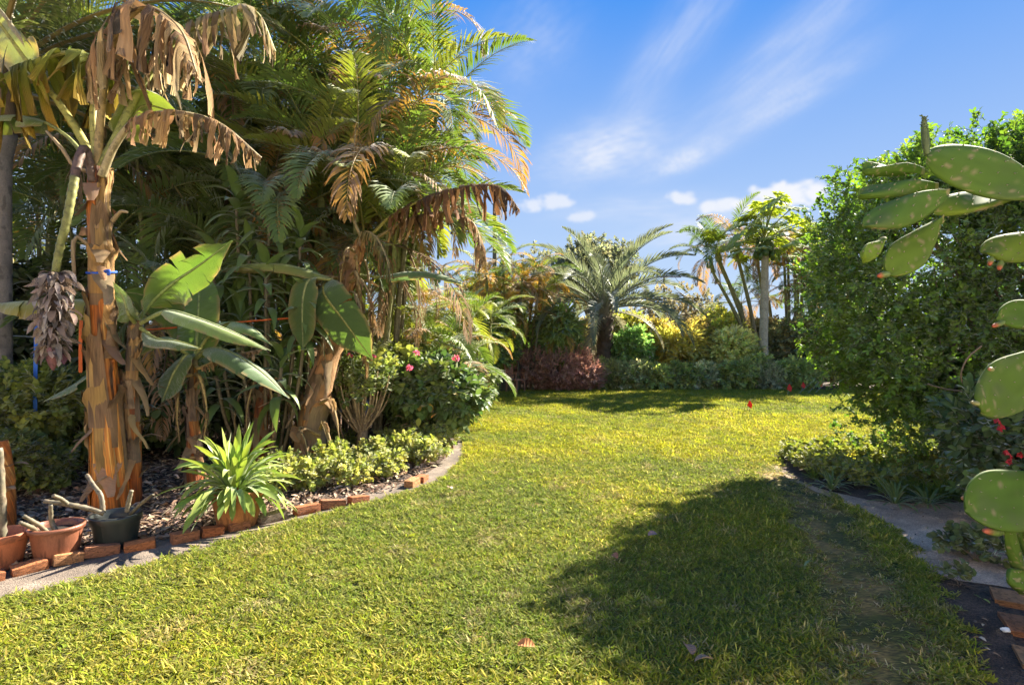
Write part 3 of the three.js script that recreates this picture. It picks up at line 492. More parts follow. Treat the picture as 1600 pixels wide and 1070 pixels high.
// ---- bananas
function pseudostem(t, pts, R, col = s => [.38, .22, .08], seg = 18) {
  const g = new Geo(); tube(g, pts, R, seg, (s, a) => { const f = fbm(a * 2.2 + 3, s * 9, 3), k = fbm(a * 5, s * 30, 2); let c = mixc(col(s), mul(col(s), .45), sm(.52, .72, f)); return mul(c, 1.5 + .7 * k); }, { rough: .05, lobes: .035 }); return mesh('pseudostem', g, M.stalk, t);
}
const DEADC = { dead: 1, col: [.36, .22, .10], edge: [.46, .31, .16], mid: [.38, .27, .10] };
const YEL = [.36, .29, .03], BRN = [.27, .16, .07];
{ // the tall flowering banana
  reseed(51); const at = onGround(172, 796), D = -at[2], o = [at[0], 0, at[2]], t = thing('banana_plant', 'tall banana with tattered brown leaves and a hanging flower stalk', 'banana plant', o);
  const R = s => lerp(.145, .075, s ** .7), pts = catmull(rel(o, [P(172, 800, D), P(168, 700, D), P(160, 560, D), P(157, 430, D), P(152, 330, D), P(152, 262, D)]), 40);
  pseudostem(t, pts, R, s => mixc([.46, .33, .15], [.36, .24, .12], sm(0, .8, s)));
  const flap = new Geo(); for (const [a, w] of [[.1, .05], [.9, .06], [1.9, .05], [2.6, .06], [3.6, .05], [5.4, .06]]) { const ax = [Math.cos(a), 0, Math.sin(a)]; tube(flap, pts.slice(0, 22).map((p, i) => mad(p, ax, R(i / 40) * .78)), s => w * (1 - s * .75), 8, s => jitc([.85, .55, .22], .15)); }
  mesh('outer_sheaths', flap, M.stalk, t);
  wraps(t, pts, R, 18, [[.56, .32, .10], [.50, .28, .08], [.40, .25, .12], [.26, .15, .07], [.56, .36, .14]]);
  sheaths(t, pts, R, 26, { from: .12, to: .97, L: .34, W: .085 });
  const q = a => rel(o, a), C = [152, 268];
  bananaLeaf(t, q([P(...C, D), P(158, 170, D - .05), P(175, 70, D - .2), P(225, 12, D - .35), P(280, 45, D - .45), P(306, 112, D - .5)]), { ...DEADC, W: .62, start: .34, hang: .9, tear: .3, midR: .035, label: 'dry brown leaf folded over the top of the plant', slices: 64 });
  bananaLeaf(t, q([P(...C, D), P(145, 180, D + .05), P(150, 95, D + .15), P(105, 82, D + .12), P(40, 105, D), P(-70, 165, D - .2)]), { dead: 1, col: [.27, .27, .03], edge: [.44, .28, .05], mid: [.40, .36, .08], W: .62, start: .36, hang: .85, tear: .3, midR: .035, label: 'yellow and brown tattered leaf reaching to the picture edge' });
  bananaLeaf(t, q([P(...C, D), P(182, 215, D + .02), P(212, 150, D + .1), P(275, 62, D + .2), P(350, 22, D + .3), P(398, 18, D + .35), P(430, 80, D + .4)]), { ...DEADC, col: [.36, .27, .12], edge: [.38, .26, .14], W: .55, start: .36, hang: .9, tear: .42, midR: .04, mid: [.33, .34, .09] });
  bananaLeaf(t, q([P(158, 275, D - .08), P(180, 225, D - .14), P(210, 190, D - .2), P(270, 176, D - .25), P(340, 192, D - .2), P(408, 246, D - .1)]), { ...DEADC, W: .34, start: .3, hang: .92, tear: .4, midR: .034, mid: [.42, .34, .18], label: 'dry leaf drooping over the flower side of the crown' });
  bananaLeaf(t, q([P(...C, D), P(128, 218, D + .05), P(92, 162, D + .1), P(45, 100, D + .15), P(0, 38, D + .2), P(-50, -30, D + .25)]), { col: [.24, .26, .03], edge: [.42, .27, .04], mid: [.40, .36, .07], W: .3, start: .52, hang: .5, tear: .2, midR: .036, face: [.8, -.5, .2] });
  bananaLeaf(t, q([P(...C, D), P(200, 190, D + .12), P(225, 165, D + .15), P(280, 178, D + .2)]), { col: [.21, .27, .025], edge: [.26, .29, .03], W: .2, start: .4, hang: .5, tear: 0, face: [.1, 1, .3] });
  bananaLeaf(t, q([P(145, 262, D), P(100, 210, D + .1), P(50, 185, D + .1), P(-60, 190, D)]), { col: [.13, .22, .02], edge: [.27, .30, .03], W: .18, start: .5, hang: .6, tear: .1 });
  for (const [a, b, c] of [[[118, 262], [98, 235], [72, 205]], [[140, 385], [118, 370], [116, 452]], [[175, 345], [190, 330], [198, 332]]]) { const g = new Geo(); tube(g, catmull(q([P(...C, D), P(...a, D - .05), P(...b, D - .1), P(...c, D - .1)].slice(a[1] > 300 ? 1 : 0)), 10), s => .022 * (1 - s * .4), 6, [.42, .30, .16]); mesh('dry_petiole', g, M.wood, t); }
  // the flower stalk with its scars, then the husk of dried bracts and the bud
  const st = catmull(q([P(145, 285, D - .05), P(132, 232, D - .12), P(122, 250, D - .2), P(112, 300, D - .28), P(102, 350, D - .3), P(92, 390, D - .3), P(86, 425, D - .3)]), 60), g = new Geo();
  tube(g, st, s => .036 * (1 - .2 * s) * (1 + .16 * Math.max(0, Math.sin(s * 120))), 10, s => s < .42 ? jitc([.15, .09, .06], .2) : jitc([.24, .24, .06], .12)); mesh('flower_stalk', g, M.stem, t);
  const bud = q([P(86, 425, D - .3), P(80, 575, D - .3)]), husk = new THREE.Group(); husk.name = 'flower_husk'; husk.userData.label = 'hanging husk of dried grey bracts ending in a purple bud'; t.add(husk);
  for (let k = 0; k < 190; k++) {
    const s = k / 190, b = new Geo(), a = k * 2.39996, p = mad(bud[0], sub(bud[1], bud[0]), s * .84), r = .05 + .055 * Math.sin(Math.PI * Math.min(1, .2 + s)) , d = [Math.cos(a), 0, Math.sin(a)], c = jitc(mixc([.20, .14, .10], [.33, .28, .26], rnd()), .25);
    leaf(b, mad(p, d, r * .6), nrm(add(mul(d, rr(.35, .9)), [rr(-.35, .35), rr(-.9, .25), rr(-.35, .35)])), nrm(add(mul(d, -.3), [0, 1, 0])), rr(.07, .19), rr(.014, .034), c, { seg: 6, drop: rr(.2, 3), fold: rr(.2, .9), tip: mul(c, 1.25), twist: rr(-2.5, 2.5) }); mesh('bract', b, M.dry, husk);
  }
  const core = new Geo(); tube(core, [bud[0], mad(bud[0], sub(bud[1], bud[0]), .5), mad(bud[0], sub(bud[1], bud[0]), .85)], .05, 9, [.09, .06, .05]); mesh('core', core, M.wood, husk);
  const bp = [], B0 = mad(bud[0], sub(bud[1], bud[0]), .78); for (let k = 0; k <= 10; k++) bp.push(mad(B0, [.02, -1, 0], k / 10 * .2)); const bg = new Geo(); tube(bg, bp, s => .055 * Math.sin(Math.PI * (.35 + .64 * s)) ** .9 + .001, 14, s => jitc([.24, .10, .11], .06)); mesh('bud', bg, M.stem, husk);
  for (const [a, sx] of [[.3, 1], [2.9, -1]]) { const b = new Geo(); leaf(b, mad(B0, [Math.cos(a), 0, Math.sin(a)], .04), [sx * .55, -1, .1], [sx, .4, .2], .17, .05, [.24, .11, .12], { seg: 5, drop: .2, fold: .5 }); mesh('bract', b, M.dry, husk); }
  // blue tie and strap
  const bt = thing('strap', 'blue strap tied round the tall banana stem', 'strap', add(o, [0, 0, 0])); const tg = new Geo(), k0 = 24, kk = pts[k0], ring = []; for (let k = 0; k <= 20; k++) { const a = k / 20 * 6.2832; ring.push([kk[0] + Math.cos(a) * (R(k0 / 40) + .012), 2.13 - .02 * Math.sin(a), kk[2] + Math.sin(a) * (R(k0 / 40) + .012)]); } tube(tg, ring, .011, 6, [.02, .09, .45]); mesh('loop', tg, M.plain, bt); const tail = new Geo(); tube(tail, catmull(q([P(163, 424, D - .16), P(170, 423, D - .17), P(168, 430, D - .17)]), 8), .013, 6, [.02, .08, .4]); mesh('tail', tail, M.plain, bt);
}
{ // slim banana beside the tall one
  reseed(52); const at = onGround(208, 788), D = -at[2], o = [at[0], 0, at[2]], t = thing('banana_plant', 'slim young banana hugging the tall stem with fresh green leaves', 'banana plant', o), q = a => rel(o, a), R = s => lerp(.075, .035, s);
  const pts = catmull(q([P(206, 792, D), P(208, 700, D), P(205, 600, D), P(209, 530, D), P(214, 500, D)]), 26); pseudostem(t, pts, R, s => mixc([.28, .16, .06], [.24, .24, .06], sm(.5, 1, s)), 12); wraps(t, pts, R, 12, [[.42, .24, .10], [.3, .2, .12], [.2, .13, .08]]); sheaths(t, pts, R, 14, { L: .3, W: .05, to: .85 });
  const G = [.10, .19, .016], C = P(213, 508, D);
  bananaLeaf(t, q([C, P(228, 482, D), P(262, 448, D), P(310, 415, D - .05), P(362, 376, D - .1)]), { col: [.13, .235, .018], edge: [.20, .28, .022], W: .21, start: .12, hang: .25, tear: .16, face: [.7, .75, .2], mid: [.26, .33, .10] });
  bananaLeaf(t, q([C, P(235, 496, D - .1), P(262, 486, D - .2), P(310, 498, D - .3), P(370, 522, D - .35), P(422, 548, D - .35)]), { col: [.22, .30, .06], edge: [.20, .28, .05], W: .16, start: .3, hang: .62, tear: 0, mid: [.36, .40, .16] });
  bananaLeaf(t, q([C, P(200, 540, D + .15), P(165, 568, D + .2), P(120, 598, D + .2), P(66, 628, D + .15)]), { col: [.07, .14, .018], edge: [.09, .17, .02], W: .14, start: .2, hang: .55, tear: .06 });
  bananaLeaf(t, q([C, P(205, 480, D + .25), P(150, 470, D + .3), P(70, 470, D + .25), P(-30, 476, D + .2)]), { col: [.30, .29, .03], edge: [.40, .31, .03], W: .28, start: .25, hang: .75, tear: .12, mid: [.35, .33, .08] });
  bananaLeaf(t, q([C, P(245, 530, D - .1), P(275, 533, D - .15), P(315, 545, D - .2)]), { col: [.09, .16, .03], W: .13, start: .2, hang: .6, tear: 0 });
  bananaLeaf(t, q([C, P(200, 490, D - .2), P(192, 465, D - .22), P(176, 440, D - .25)]), { col: [.14, .22, .03], W: .1, start: .25, hang: .4, tear: 0, face: [.8, .5, .3] });
}
{ // small banana in the bed
  reseed(53); const at = onGround(303, 722), D = 5.9, o = [P(303, 535, D)[0], 0, -D], t = thing('banana_plant', 'small banana with one broad upright leaf behind the strap leaved plant', 'banana plant', o), q = a => rel(o, a), R = s => lerp(.085, .03, s);
  const pts = catmull(q([[o[0], 0, o[2]], P(302, 690, D), P(300, 620, D), P(304, 560, D)]), 22); pseudostem(t, pts, R, s => mixc([.24, .14, .06], [.26, .24, .08], sm(.4, 1, s)), 12); wraps(t, pts, R, 10, [[.42, .26, .11], [.3, .2, .12], [.2, .13, .08]]); sheaths(t, pts, R, 12, { L: .34, W: .06 });
  const C = P(304, 562, D);
  bananaLeaf(t, q([C, P(308, 520, D), P(310, 470, D + .05), P(313, 418, D + .15)]), { col: [.12, .22, .018], edge: [.13, .23, .02], W: .255, start: .04, hang: .12, tear: 0, face: [1, 0, .25], mid: [.3, .36, .10] });
  bananaLeaf(t, q([C, P(320, 548, D - .1), P(345, 545, D - .2), P(400, 575, D - .35), P(452, 622, D - .45)]), { col: [.075, .15, .03], edge: [.07, .14, .03], W: .21, start: .2, hang: .5, tear: .06, mid: [.3, .32, .12] });
  bananaLeaf(t, q([C, P(292, 555, D - .1), P(275, 575, D - .2), P(252, 628, D - .25)]), { col: [.10, .18, .02], W: .16, start: .15, hang: .3, tear: 0, face: [1, .3, .2] });
  bananaLeaf(t, q([C, P(310, 575, D - .15), P(345, 560, D - .1), P(410, 545, D)]), { ...DEADC, W: .12, start: .3, hang: .9, tear: .3 });
  bananaLeaf(t, q([C, P(290, 530, D + .1), P(268, 490, D + .1), P(225, 462, D), P(185, 455, D - .1)]), { col: [.12, .22, .02], edge: [.2, .27, .02], W: .17, start: .22, hang: .35, tear: .14, face: [.4, .9, .2] });
  bananaLeaf(t, q([C, P(322, 530, D - .1), P(352, 505, D - .2), P(392, 512, D - .35), P(425, 540, D - .4)]), { col: [.13, .22, .025], edge: [.16, .25, .03], W: .15, start: .25, hang: .5, tear: .12 });
  bananaLeaf(t, q([C, P(285, 548, D - .15), P(262, 528, D - .3), P(225, 540, D - .45), P(195, 575, D - .5)]), { col: [.10, .19, .02], edge: [.18, .24, .02], W: .14, start: .25, hang: .5, tear: .1 });
  for (const x of [284, 312]) bananaLeaf(t, q([P(303, 585, D), P(x, 590, D - .12), P(x + (x < 300 ? -8 : 10), 640, D - .15), P(x + (x < 300 ? -4 : 6), 690, D - .12)]), { ...DEADC, W: .09, start: .2, hang: .9, tear: .4 });
}
{ // leaning banana with half its leaves dead
  reseed(54); const D = 7.2, at = P(483, 717, D), o = [at[0], 0, at[2]], t = thing('banana_plant', 'leaning banana with orange stem, dead brown leaves and one broad green leaf', 'banana plant', o), q = a => rel(o, a), R = s => lerp(.19, .075, s ** .8);
  const pts = catmull(q([[o[0], 0, o[2]], P(487, 660, D), P(500, 600, D), P(516, 540, D), P(538, 460, D), P(562, 385, D)]), 40); pseudostem(t, pts, R, s => mixc([.48, .34, .18], [.30, .22, .14], sm(.35, .7, s)));
  wraps(t, pts, R, 20, [[.56, .30, .12], [.5, .27, .11], [.38, .25, .14], [.27, .17, .09]]); sheaths(t, pts, R, 30, { from: .05, to: 1, L: .5, W: .09 });
  const C = P(566, 375, D);
  bananaLeaf(t, q([C, P(585, 362, D), P(605, 342, D), P(660, 312, D), P(740, 290, D), P(785, 295, D), P(812, 328, D)]), { ...DEADC, col: [.16, .08, .035], edge: [.28, .15, .07], W: .46, start: .2, hang: .92, tear: .36, mid: [.33, .28, .06] });
  bananaLeaf(t, q([C, P(590, 370, D + .2), P(640, 342, D + .3), P(705, 332, D + .35), P(742, 352, D + .35), P(752, 420, D + .3)]), { ...DEADC, W: .4, start: .2, hang: .93, tear: .4 });
  bananaLeaf(t, q([C, P(572, 362, D - .25), P(588, 372, D - .35), P(604, 405, D - .4), P(612, 450, D - .4)]), { ...DEADC, col: [.32, .26, .08], edge: [.36, .19, .06], W: .3, start: .1, hang: .8, tear: .3 });
  bananaLeaf(t, q([C, P(552, 340, D), P(551, 270, D), P(556, 190, D + .1)]), { ...DEADC, col: [.42, .27, .06], edge: [.40, .20, .04], W: .3, start: .25, hang: .9, tear: .5, mid: [.36, .27, .12] });
  bananaLeaf(t, q([P(540, 445, D), P(512, 440, D - .2), P(505, 455, D - .4), P(540, 505, D - .5), P(582, 562, D - .5)]), { col: [.075, .14, .016], edge: [.09, .15, .02], W: .27, start: .22, hang: .12, tear: .04, face: [.8, .6, .25], mid: [.33, .30, .06], label: 'broad green leaf hanging beside the stem' });
  bananaLeaf(t, q([P(540, 445, D), P(505, 432, D - .3), P(455, 416, D - .4), P(400, 412, D - .4), P(335, 424, D - .3)]), { col: [.24, .30, .05], edge: [.34, .30, .06], W: .15, start: .2, hang: .72, tear: .12, mid: [.3, .34, .12] });
  bananaLeaf(t, q([P(520, 437, D - .3), P(485, 436, D - .45), P(474, 460, D - .5), P(473, 550, D - .5)]), { col: [.10, .17, .02], edge: [.20, .22, .03], W: .19, start: .2, hang: .1, tear: .06, face: [1, .1, .3] });
  bananaLeaf(t, q([P(560, 430, D), P(595, 432, D + .1), P(640, 425, D + .1), P(690, 430, D + .1), P(728, 446, D + .1)]), { col: [.12, .20, .06], W: .16, start: .2, hang: .55, tear: .1 });
  for (let k = 0; k < 9; k++) { const a = rr(-60, 50), s = rr(0, 1), y = rr(390, 470), x0 = lerp(560, 530, (y - 390) / 80); bananaLeaf(t, q([P(x0, y, D), P(x0 + a * .6, y - 8, D - rr(-.2, .4)), P(x0 + a, y + rr(25, 60), D - rr(-.2, .4)), P(x0 + a * 1.05, y + rr(80, 150), D - rr(-.2, .4))]), { ...DEADC, W: rr(.06, .14), start: .25, hang: .9, tear: .4, midR: .018, slices: 30 }); }
  for (const [x, y0, y1] of [[505, 690, 660], [468, 700, 668], [515, 650, 625]]) bananaLeaf(t, q([P(500, y0 - 20, D - .15), P(x, y1, D - .3), P(x + 8, y1 + 20, D - .35), P(x + 15, y1 + 60, D - .4)]), { ...DEADC, W: .12, start: .1, hang: .7, tear: 0, slices: 24 });
}
{ // withered stump between the two
  reseed(55); const D = 7.0, x = P(405, 535, D)[0], o = [x, 0, -D], t = thing('banana_plant', 'withered banana stump wrapped in hanging brown leaves', 'banana plant', o), pts = catmull(rel(o, [[x, 0, -D], P(408, 640, D), P(415, 595, D)]), 14), R = s => lerp(.11, .06, s); pseudostem(t, pts, R, s => [.20, .12, .06], 12); sheaths(t, pts, R, 14, { L: .4, W: .07, from: .2 });
  for (let k = 0; k < 7; k++) { const a = k * .9, dx = Math.cos(a) * .3, dz = Math.sin(a) * .3; bananaLeaf(t, [pts[13], add(pts[13], [dx * .5, .1, dz * .5]), add(pts[13], [dx, -.15, dz]), add(pts[13], [dx * 1.15, -.7, dz * 1.15])], { ...DEADC, col: [.22, .13, .07], W: .09, start: .1, hang: .9, tear: .4, slices: 26, midR: .014 }); }
}
{ const D = 4.5, x = P(2, 535, D)[0], o = [x - .06, 0, -D], t = thing('banana_plant', 'cut brown banana stump at the picture edge behind the orange pot', 'banana plant', o); reseed(56); const pts = catmull(rel(o, [[x - .06, 0, -D], P(-2, 740, D), P(-6, 690, D)]), 14); pseudostem(t, pts, s => .13 - .06 * s, s => [.40, .25, .13], 14); sheaths(t, pts, s => .13 - .06 * s, 7, { L: .25, W: .06 }); }
// ---- straps and the tall palm trunk at the edge
{
  const D = 6.1; let g = new Geo(); const t = thing('strap', 'blue webbing strap hanging straight down left of the flower husk', 'strap', P(54, 690, D)), w = (px, py, d) => sub(P(px, py, d), P(54, 690, D));
  const band = (g, pts, hw, c) => { const q = catmull(pts, 20), n = q.length; let pr = null; q.forEach((p, i) => { const r = [g.v(add(p, [-hw, 0, .002]), c), g.v(add(p, [hw, 0, .002]), c), g.v(add(p, [hw, 0, -.002]), c), g.v(add(p, [-hw, 0, -.002]), c)]; if (pr) for (let k = 0; k < 4; k++) g.quad(pr[k], pr[(k + 1) % 4], r[(k + 1) % 4], r[k]); pr = r; }); };
  band(g, [w(56, 505, D), w(55, 560, D), w(54, 630, D), w(57, 692, D)], .022, [.03, .13, .5]); mesh('webbing', g, M.plain, t);
  const t2 = thing('strap', 'orange webbing strap hanging down left of the tall banana stem', 'strap', P(125, 580, D)), w2 = (px, py, d) => sub(P(px, py, d), P(125, 580, D)); g = new Geo(); band(g, [w2(126, 500, D), w2(125, 540, D), w2(125, 582, D)], .02, [.6, .12, .02]); mesh('webbing', g, M.plain, t2);
  g = new Geo(); const c0 = P(218, 516, 5.6); tube(g, catmull(rel(c0, [c0, P(270, 512, 6), P(360, 504, 6.4), P(440, 498, 6.8), P(505, 494, 7.1)]), 20), .011, 6, [.62, .12, .02]); tag(mesh('rope', g, M.plain), 'orange rope stretched from the slim banana to the leaning banana', 'rope').position.set(...c0);
  g = new Geo(); const c1 = P(0, 524, 7); tube(g, catmull(rel(c1, [P(-30, 524, 7), c1, P(50, 526, 6.9)]), 6), .005, 5, [.6, .6, .58]); tag(mesh('wire', g, M.plain), 'thin pale wire running from the palm trunk to the blue strap', 'wire').position.set(...c1);
}
{
  reseed(57); const D = 6.6, x = P(-13, 535, D)[0], o = [x, 0, -D], t = thing('palm_tree', 'thick grey palm trunk with arching fronds at the picture edge', 'palm', o), g = new Geo(), top = P(2, 205, D)[1];
  tube(g, catmull([[0, -.02, 0], [0, 1.5, 0], [.01, top - .3, 0], [.02, top, 0]], 40), s => (.19 - .02 * s + (s > .92 ? .05 * (s - .92) / .08 : 0)), 18, (s, a) => mul([.34, .29, .25], .75 + .5 * fbm(a * 3, s * 30, 3)), { rough: .02 }); mesh('trunk', g, M.bark, t);
  const cs = new Geo(); tube(cs, [[.02, top, 0], [.03, top + .3, 0], [.05, top + .75, 0]], s => .24 * (1 - .5 * s), 14, (s, a) => jitc([.34, .21, .11], .2), { rough: .08 }); mesh('leaf_bases', cs, M.wood, t);
  const set = frondSet(7, { L: 3.4, bend: 1.6, n: 84, ll: .72, lw: .014, vee: .3, droop: 1.8, col: [.12, .16, .03], tip: [.2, .21, .05], rib: [.38, .27, .09], ribR: .035, pet: .12 }, 1.35, -.1);
  for (let k = 0; k < 15; k++) putFrond(t, nearestE(set, lerp(1.3, -.1, k / 15)), [.04, top + .5, 0], k * 2.4 + .5, rr(.9, 1.1));
  for (const [az, e] of [[1.75, .75], [1.35, 1.0], [2.1, .9]]) putFrond(t, nearestE(set, e), [.04, top + .6, 0], az, 1.05);
}
// ---- the cane palms that fill the upper left
const CLUMP = 'cane palms of the left thicket';
{
  const ring = (n, rx, rz, h0, h1, lean = .5) => { const out = []; for (let k = 0; k < n; k++) { const a = k * 2.39996, q = Math.sqrt((k + .5) / n); out.push([Math.cos(a) * q * rx, Math.sin(a) * q * rz, lerp(h0, h1, hash(k, n, 5)) * (1 - .18 * q), Math.cos(a) * q * lean * rr(.5, 1.3), Math.sin(a) * q * lean * rr(.5, 1.3)]); } return out; };
  const g = (px, d) => [P(px, 535, d)[0], 0, -d];
  reseed(61); caneClump('areca_palm', 'largest cane palm clump, its rusty and green fronds edging the open sky', g(548, 9.2), [...ring(19, .8, .8, 2.3, 6.6, .6), [.7, .2, 4.6, .45, .1], [.5, .5, 3.4, .3, .3], [.5, -.2, 6.2, .35, 0]], { per: 11, rust: .2, lime: .3, dead: .14, s: 1.0 });
  reseed(62); caneClump('areca_palm', 'green cane palm clump behind the leaning banana', g(430, 9.8), ring(20, .9, .8, 1.8, 6.8, .7), { per: 11, rust: .08, lime: .15, dead: .14 });
  reseed(63); caneClump('areca_palm', 'dark cane palm clump behind the tall flowering banana', g(250, 9.4), ring(16, .9, .8, 2.4, 6.6, .6), { per: 11, rust: .05, lime: .08, dead: .1 });
  reseed(64); caneClump('areca_palm', 'shaded cane palm clump beyond the grey palm trunk', g(60, 10.5), ring(13, 1, .8, 2.2, 6.8, .7), { per: 10, rust: .05, lime: .08, dead: .08 });
  reseed(65); caneClump('areca_palm', 'low yellow green cane palm with drooping fronds beside the lawn', g(645, 10.4), ring(9, .6, .6, .7, 2.0, .5), { per: 9, rust: .16, lime: .5, dead: .12, s: .64 });
  reseed(66); caneClump('areca_palm', 'low cane palm seedling in the dark gap under the thicket', g(345, 8.4), ring(7, .6, .5, .7, 2.2, .4), { per: 9, rust: 0, lime: .1, dead: .08, s: .75 });
}
{ // tall broad-leaved dracaenas in front of the palms: every leaf its own piece
  reseed(71);
  const shapes = [0, 1, 2, 3, 4, 5].map(k => { const g = new Geo(); leaf(g, [0, 0, 0], [0, .25 - k * .05, 1], [0, 1, 0], .5, .058, jitc([.095, .175, .02], .12), { seg: 7, drop: 1.3 + k * .35, fold: .3, shape: 2, tip: [.14, .21, .025] }); return g.build(); });
  const drac = (label, px, d, list) => {
    const o = [P(px, 535, d)[0], 0, -d], t = thing('corn_plant', label, 'plant', o);
    for (const [dx, h, dz, n] of list) { const g = new Geo(), top = [dx, h, dz]; tube(g, catmull([[dx * .4, 0, dz * .4], [dx * .8, h * .5, dz * .8], top], 10), .022, 6, [.2, .16, .09]); mesh('cane', g, M.stem, t);
      for (let k = 0; k < n; k++) { const l = mesh('leaf', pick(shapes), M.gloss, t); l.position.set(dx * lerp(1, .9, k / n), h - k / n * .55 + .1, dz * lerp(1, .9, k / n)); l.rotation.set(lerp(-1.2, .35, (k / n) ** .7) + rr(-.15, .15), k * 2.39996 + rr(-.3, .3), rr(-.2, .2), 'YXZ'); l.scale.setScalar(rr(.75, 1.15)); } }
  };
  drac('dark glossy corn plant towering behind the upright banana leaf', 412, 7.2, [[-.3, 3.2, .1, 26], [.15, 3.0, .2, 26], [.5, 2.75, .1, 24], [-.55, 2.5, .2, 22], [-.05, 2.6, .3, 22], [.2, 2.3, .4, 18], [.65, 1.9, .3, 18], [-.1, 1.7, .4, 18], [.4, 1.2, .45, 16], [-.4, 1.1, .4, 16]]);
  drac('corn plant with hanging leaves beside the leaning banana stem', 450, 7.7, [[0, 1.5, .1, 20], [.22, 1.15, .2, 18], [-.2, .95, .2, 16], [.1, .75, .3, 14], [.3, 1.9, 0, 18]]);
}
// ---- undergrowth, flowering shrubs and ground plants
reseed(81);
shrub('garden_shrub', 'dark small leaved shrub below the blue strap', 'shrub', [-5.6, 0, -6.7], { w: 1.9, h: 1.1, n: 2300, kind: 'medium', tint: [.14, .19, .02], tint2: [.30, .33, .035], lobes: 8 });
shrub('garden_shrub', 'low shady shrub beside the cut banana stump', 'shrub', [-5.0, 0, -5.6], { w: 1.0, h: .55, n: 900, kind: 'herb', tint: [.12, .16, .02], tint2: [.25, .27, .03], lobes: 6 });
shrub('garden_shrub', 'dark leafy shrub behind the small banana', 'shrub', [-4.6, 0, -8.3], { w: 2.2, h: 1.5, n: 1500, kind: 'broad', tint: [.05, .09, .015], tint2: [.09, .14, .02], lobes: 8, size: 1.3 });
shrub('garden_shrub', 'tall dark shrub behind the flower husk', 'shrub', [-7.2, 0, -8.2], { w: 2.4, h: 2.6, n: 1800, kind: 'broad', tint: [.05, .09, .015], tint2: [.12, .16, .02], lobes: 9, size: 1.5 });
{ // vase shaped shrub with many bare stems
  reseed(82); const at = onGround(565, 703), o = [at[0], 0, at[2]], d = -at[2], t = thing('plumeria_bush', 'vase shaped shrub of many bare tan stems with leaves on top', 'shrub', o); const tg = new Geo(); tube(tg, catmull([[0, 0, 0], [.01, .2, 0], [.02, .36, 0]], 8), s => .085 - .02 * s, 10, s => jitc([.5, .34, .18], .1), { rough: .08 }); mesh('trunk', tg, M.stem, t); const tips = [];
  for (let k = 0; k < 34; k++) { const a = k * 2.39996, q = Math.sqrt((k + .5) / 34), x = Math.cos(a) * q * .52, z = Math.sin(a) * q * .5, h = rr(.95, 1.4) * (1 - .22 * q), g = new Geo(), b = [Math.cos(a) * .04, .22 + rnd() * .14, Math.sin(a) * .04]; tube(g, catmull([b, [x * .55, .5, z * .55], [x * .85, h * .75, z * .85], [x, h, z]], 10), s => .017 * (1 - .5 * s), 6, s => jitc([.58, .42, .25], .12)); mesh('branch', g, M.stem, t); tips.push([x, h, z]); }
  const sets = [[], []]; for (const p of tips) for (let k = 0; k < 6; k++) sets[k % 2].push([add(p, mul(rdir(), .09)), nrm(add(rdir(), [0, .8, 0])), rr(.7, 1.2), jitc(mixc([.13, .20, .03], [.24, .28, .05], rnd()), .2)]); sets.forEach((s, k) => scatter('foliage', SPRAY.medium[k], M.leaf, t, s));
  const fl = (p, s) => { const g = new Geo(); for (let k = 0; k < 26; k++) { const d0 = nrm(add(rdir(), [0, .3, 0])); leaf(g, mul(d0, s * .35), d0, rdir(), s * .6, s * .24, jitc([.70, .10, .20], .25), { seg: 3, drop: .3, fold: .2 }); } const o2 = mesh('flower', g, M.leaf, t); o2.position.set(...p); };
  fl(sub(P(546, 556, d - .2), o), .05); fl(sub(P(583, 559, d - .2), o), .06);
}
reseed(83);
{ const o = onGround(676, 688); const t = shrub('flowering_shrub', 'broad glossy shrub with pink blooms and yellowing leaves at the bed corner', 'shrub', [o[0], 0, o[2]], { w: 1.6, h: 1.2, dep: 1.5, n: 800, kind: 'broad', tint: [.075, .15, .025], tint2: [.19, .25, .04], lobes: 9, low: .2, mat: M.gloss, size: 1.05, stemC: [.24, .17, .1] });
  for (const [px, py] of [[650, 552], [712, 560], [640, 575]]) { const g = new Geo(); for (let k = 0; k < 24; k++) { const d0 = nrm(add(rdir(), [0, .3, 0])); leaf(g, mul(d0, .02), d0, rdir(), .04, .016, jitc([.72, .14, .24], .25), { seg: 3, drop: .3 }); } mesh('flower', g, M.leaf, t).position.set(...sub(P(px, py, 7.9), t.position.toArray())); }
  for (let k = 0; k < 22; k++) { const g = new Geo(); leaf(g, [0, 0, 0], rdir(), [0, 1, 0], .12, .04, jitc(pick([[.5, .34, .03], [.5, .2, .03], [.42, .4, .05]]), .2), { seg: 4, drop: .7 }); const a = rr(0, 6.28); mesh('yellow_leaf', g, M.leaf, t).position.set(Math.cos(a) * rr(.4, .85), rr(.25, 1.0), Math.abs(Math.sin(a)) * .75); } }
shrub('flowering_shrub', 'light green shrub filling in behind the vase shaped stems', 'shrub', [P(598, 0, 9.1)[0], 0, -9.1], { w: 1.7, h: 1.5, n: 600, kind: 'broad', tint: [.18, .24, .03], tint2: [.30, .33, .05], lobes: 8, low: .4 });
shrub('flowering_shrub', 'rounded green shrub behind the pink blooms', 'shrub', [P(692, 0, 10)[0], 0, -10.2], { w: 1.6, h: 1.3, n: 900, kind: 'broad', tint: [.09, .15, .025], tint2: [.20, .25, .05], lobes: 7 });
const herbs = [[418, 775, .34, .2], [445, 745, .36, .26], [478, 765, .40, .3], [512, 735, .42, .3], [545, 758, .42, .28], [580, 728, .36, .3], [600, 745, .34, .24], [632, 722, .42, .34], [660, 728, .36, .3], [650, 700, .4, .34], [682, 705, .32, .32], [690, 690, .3, .34], [528, 700, .3, .22], [612, 700, .34, .25]];
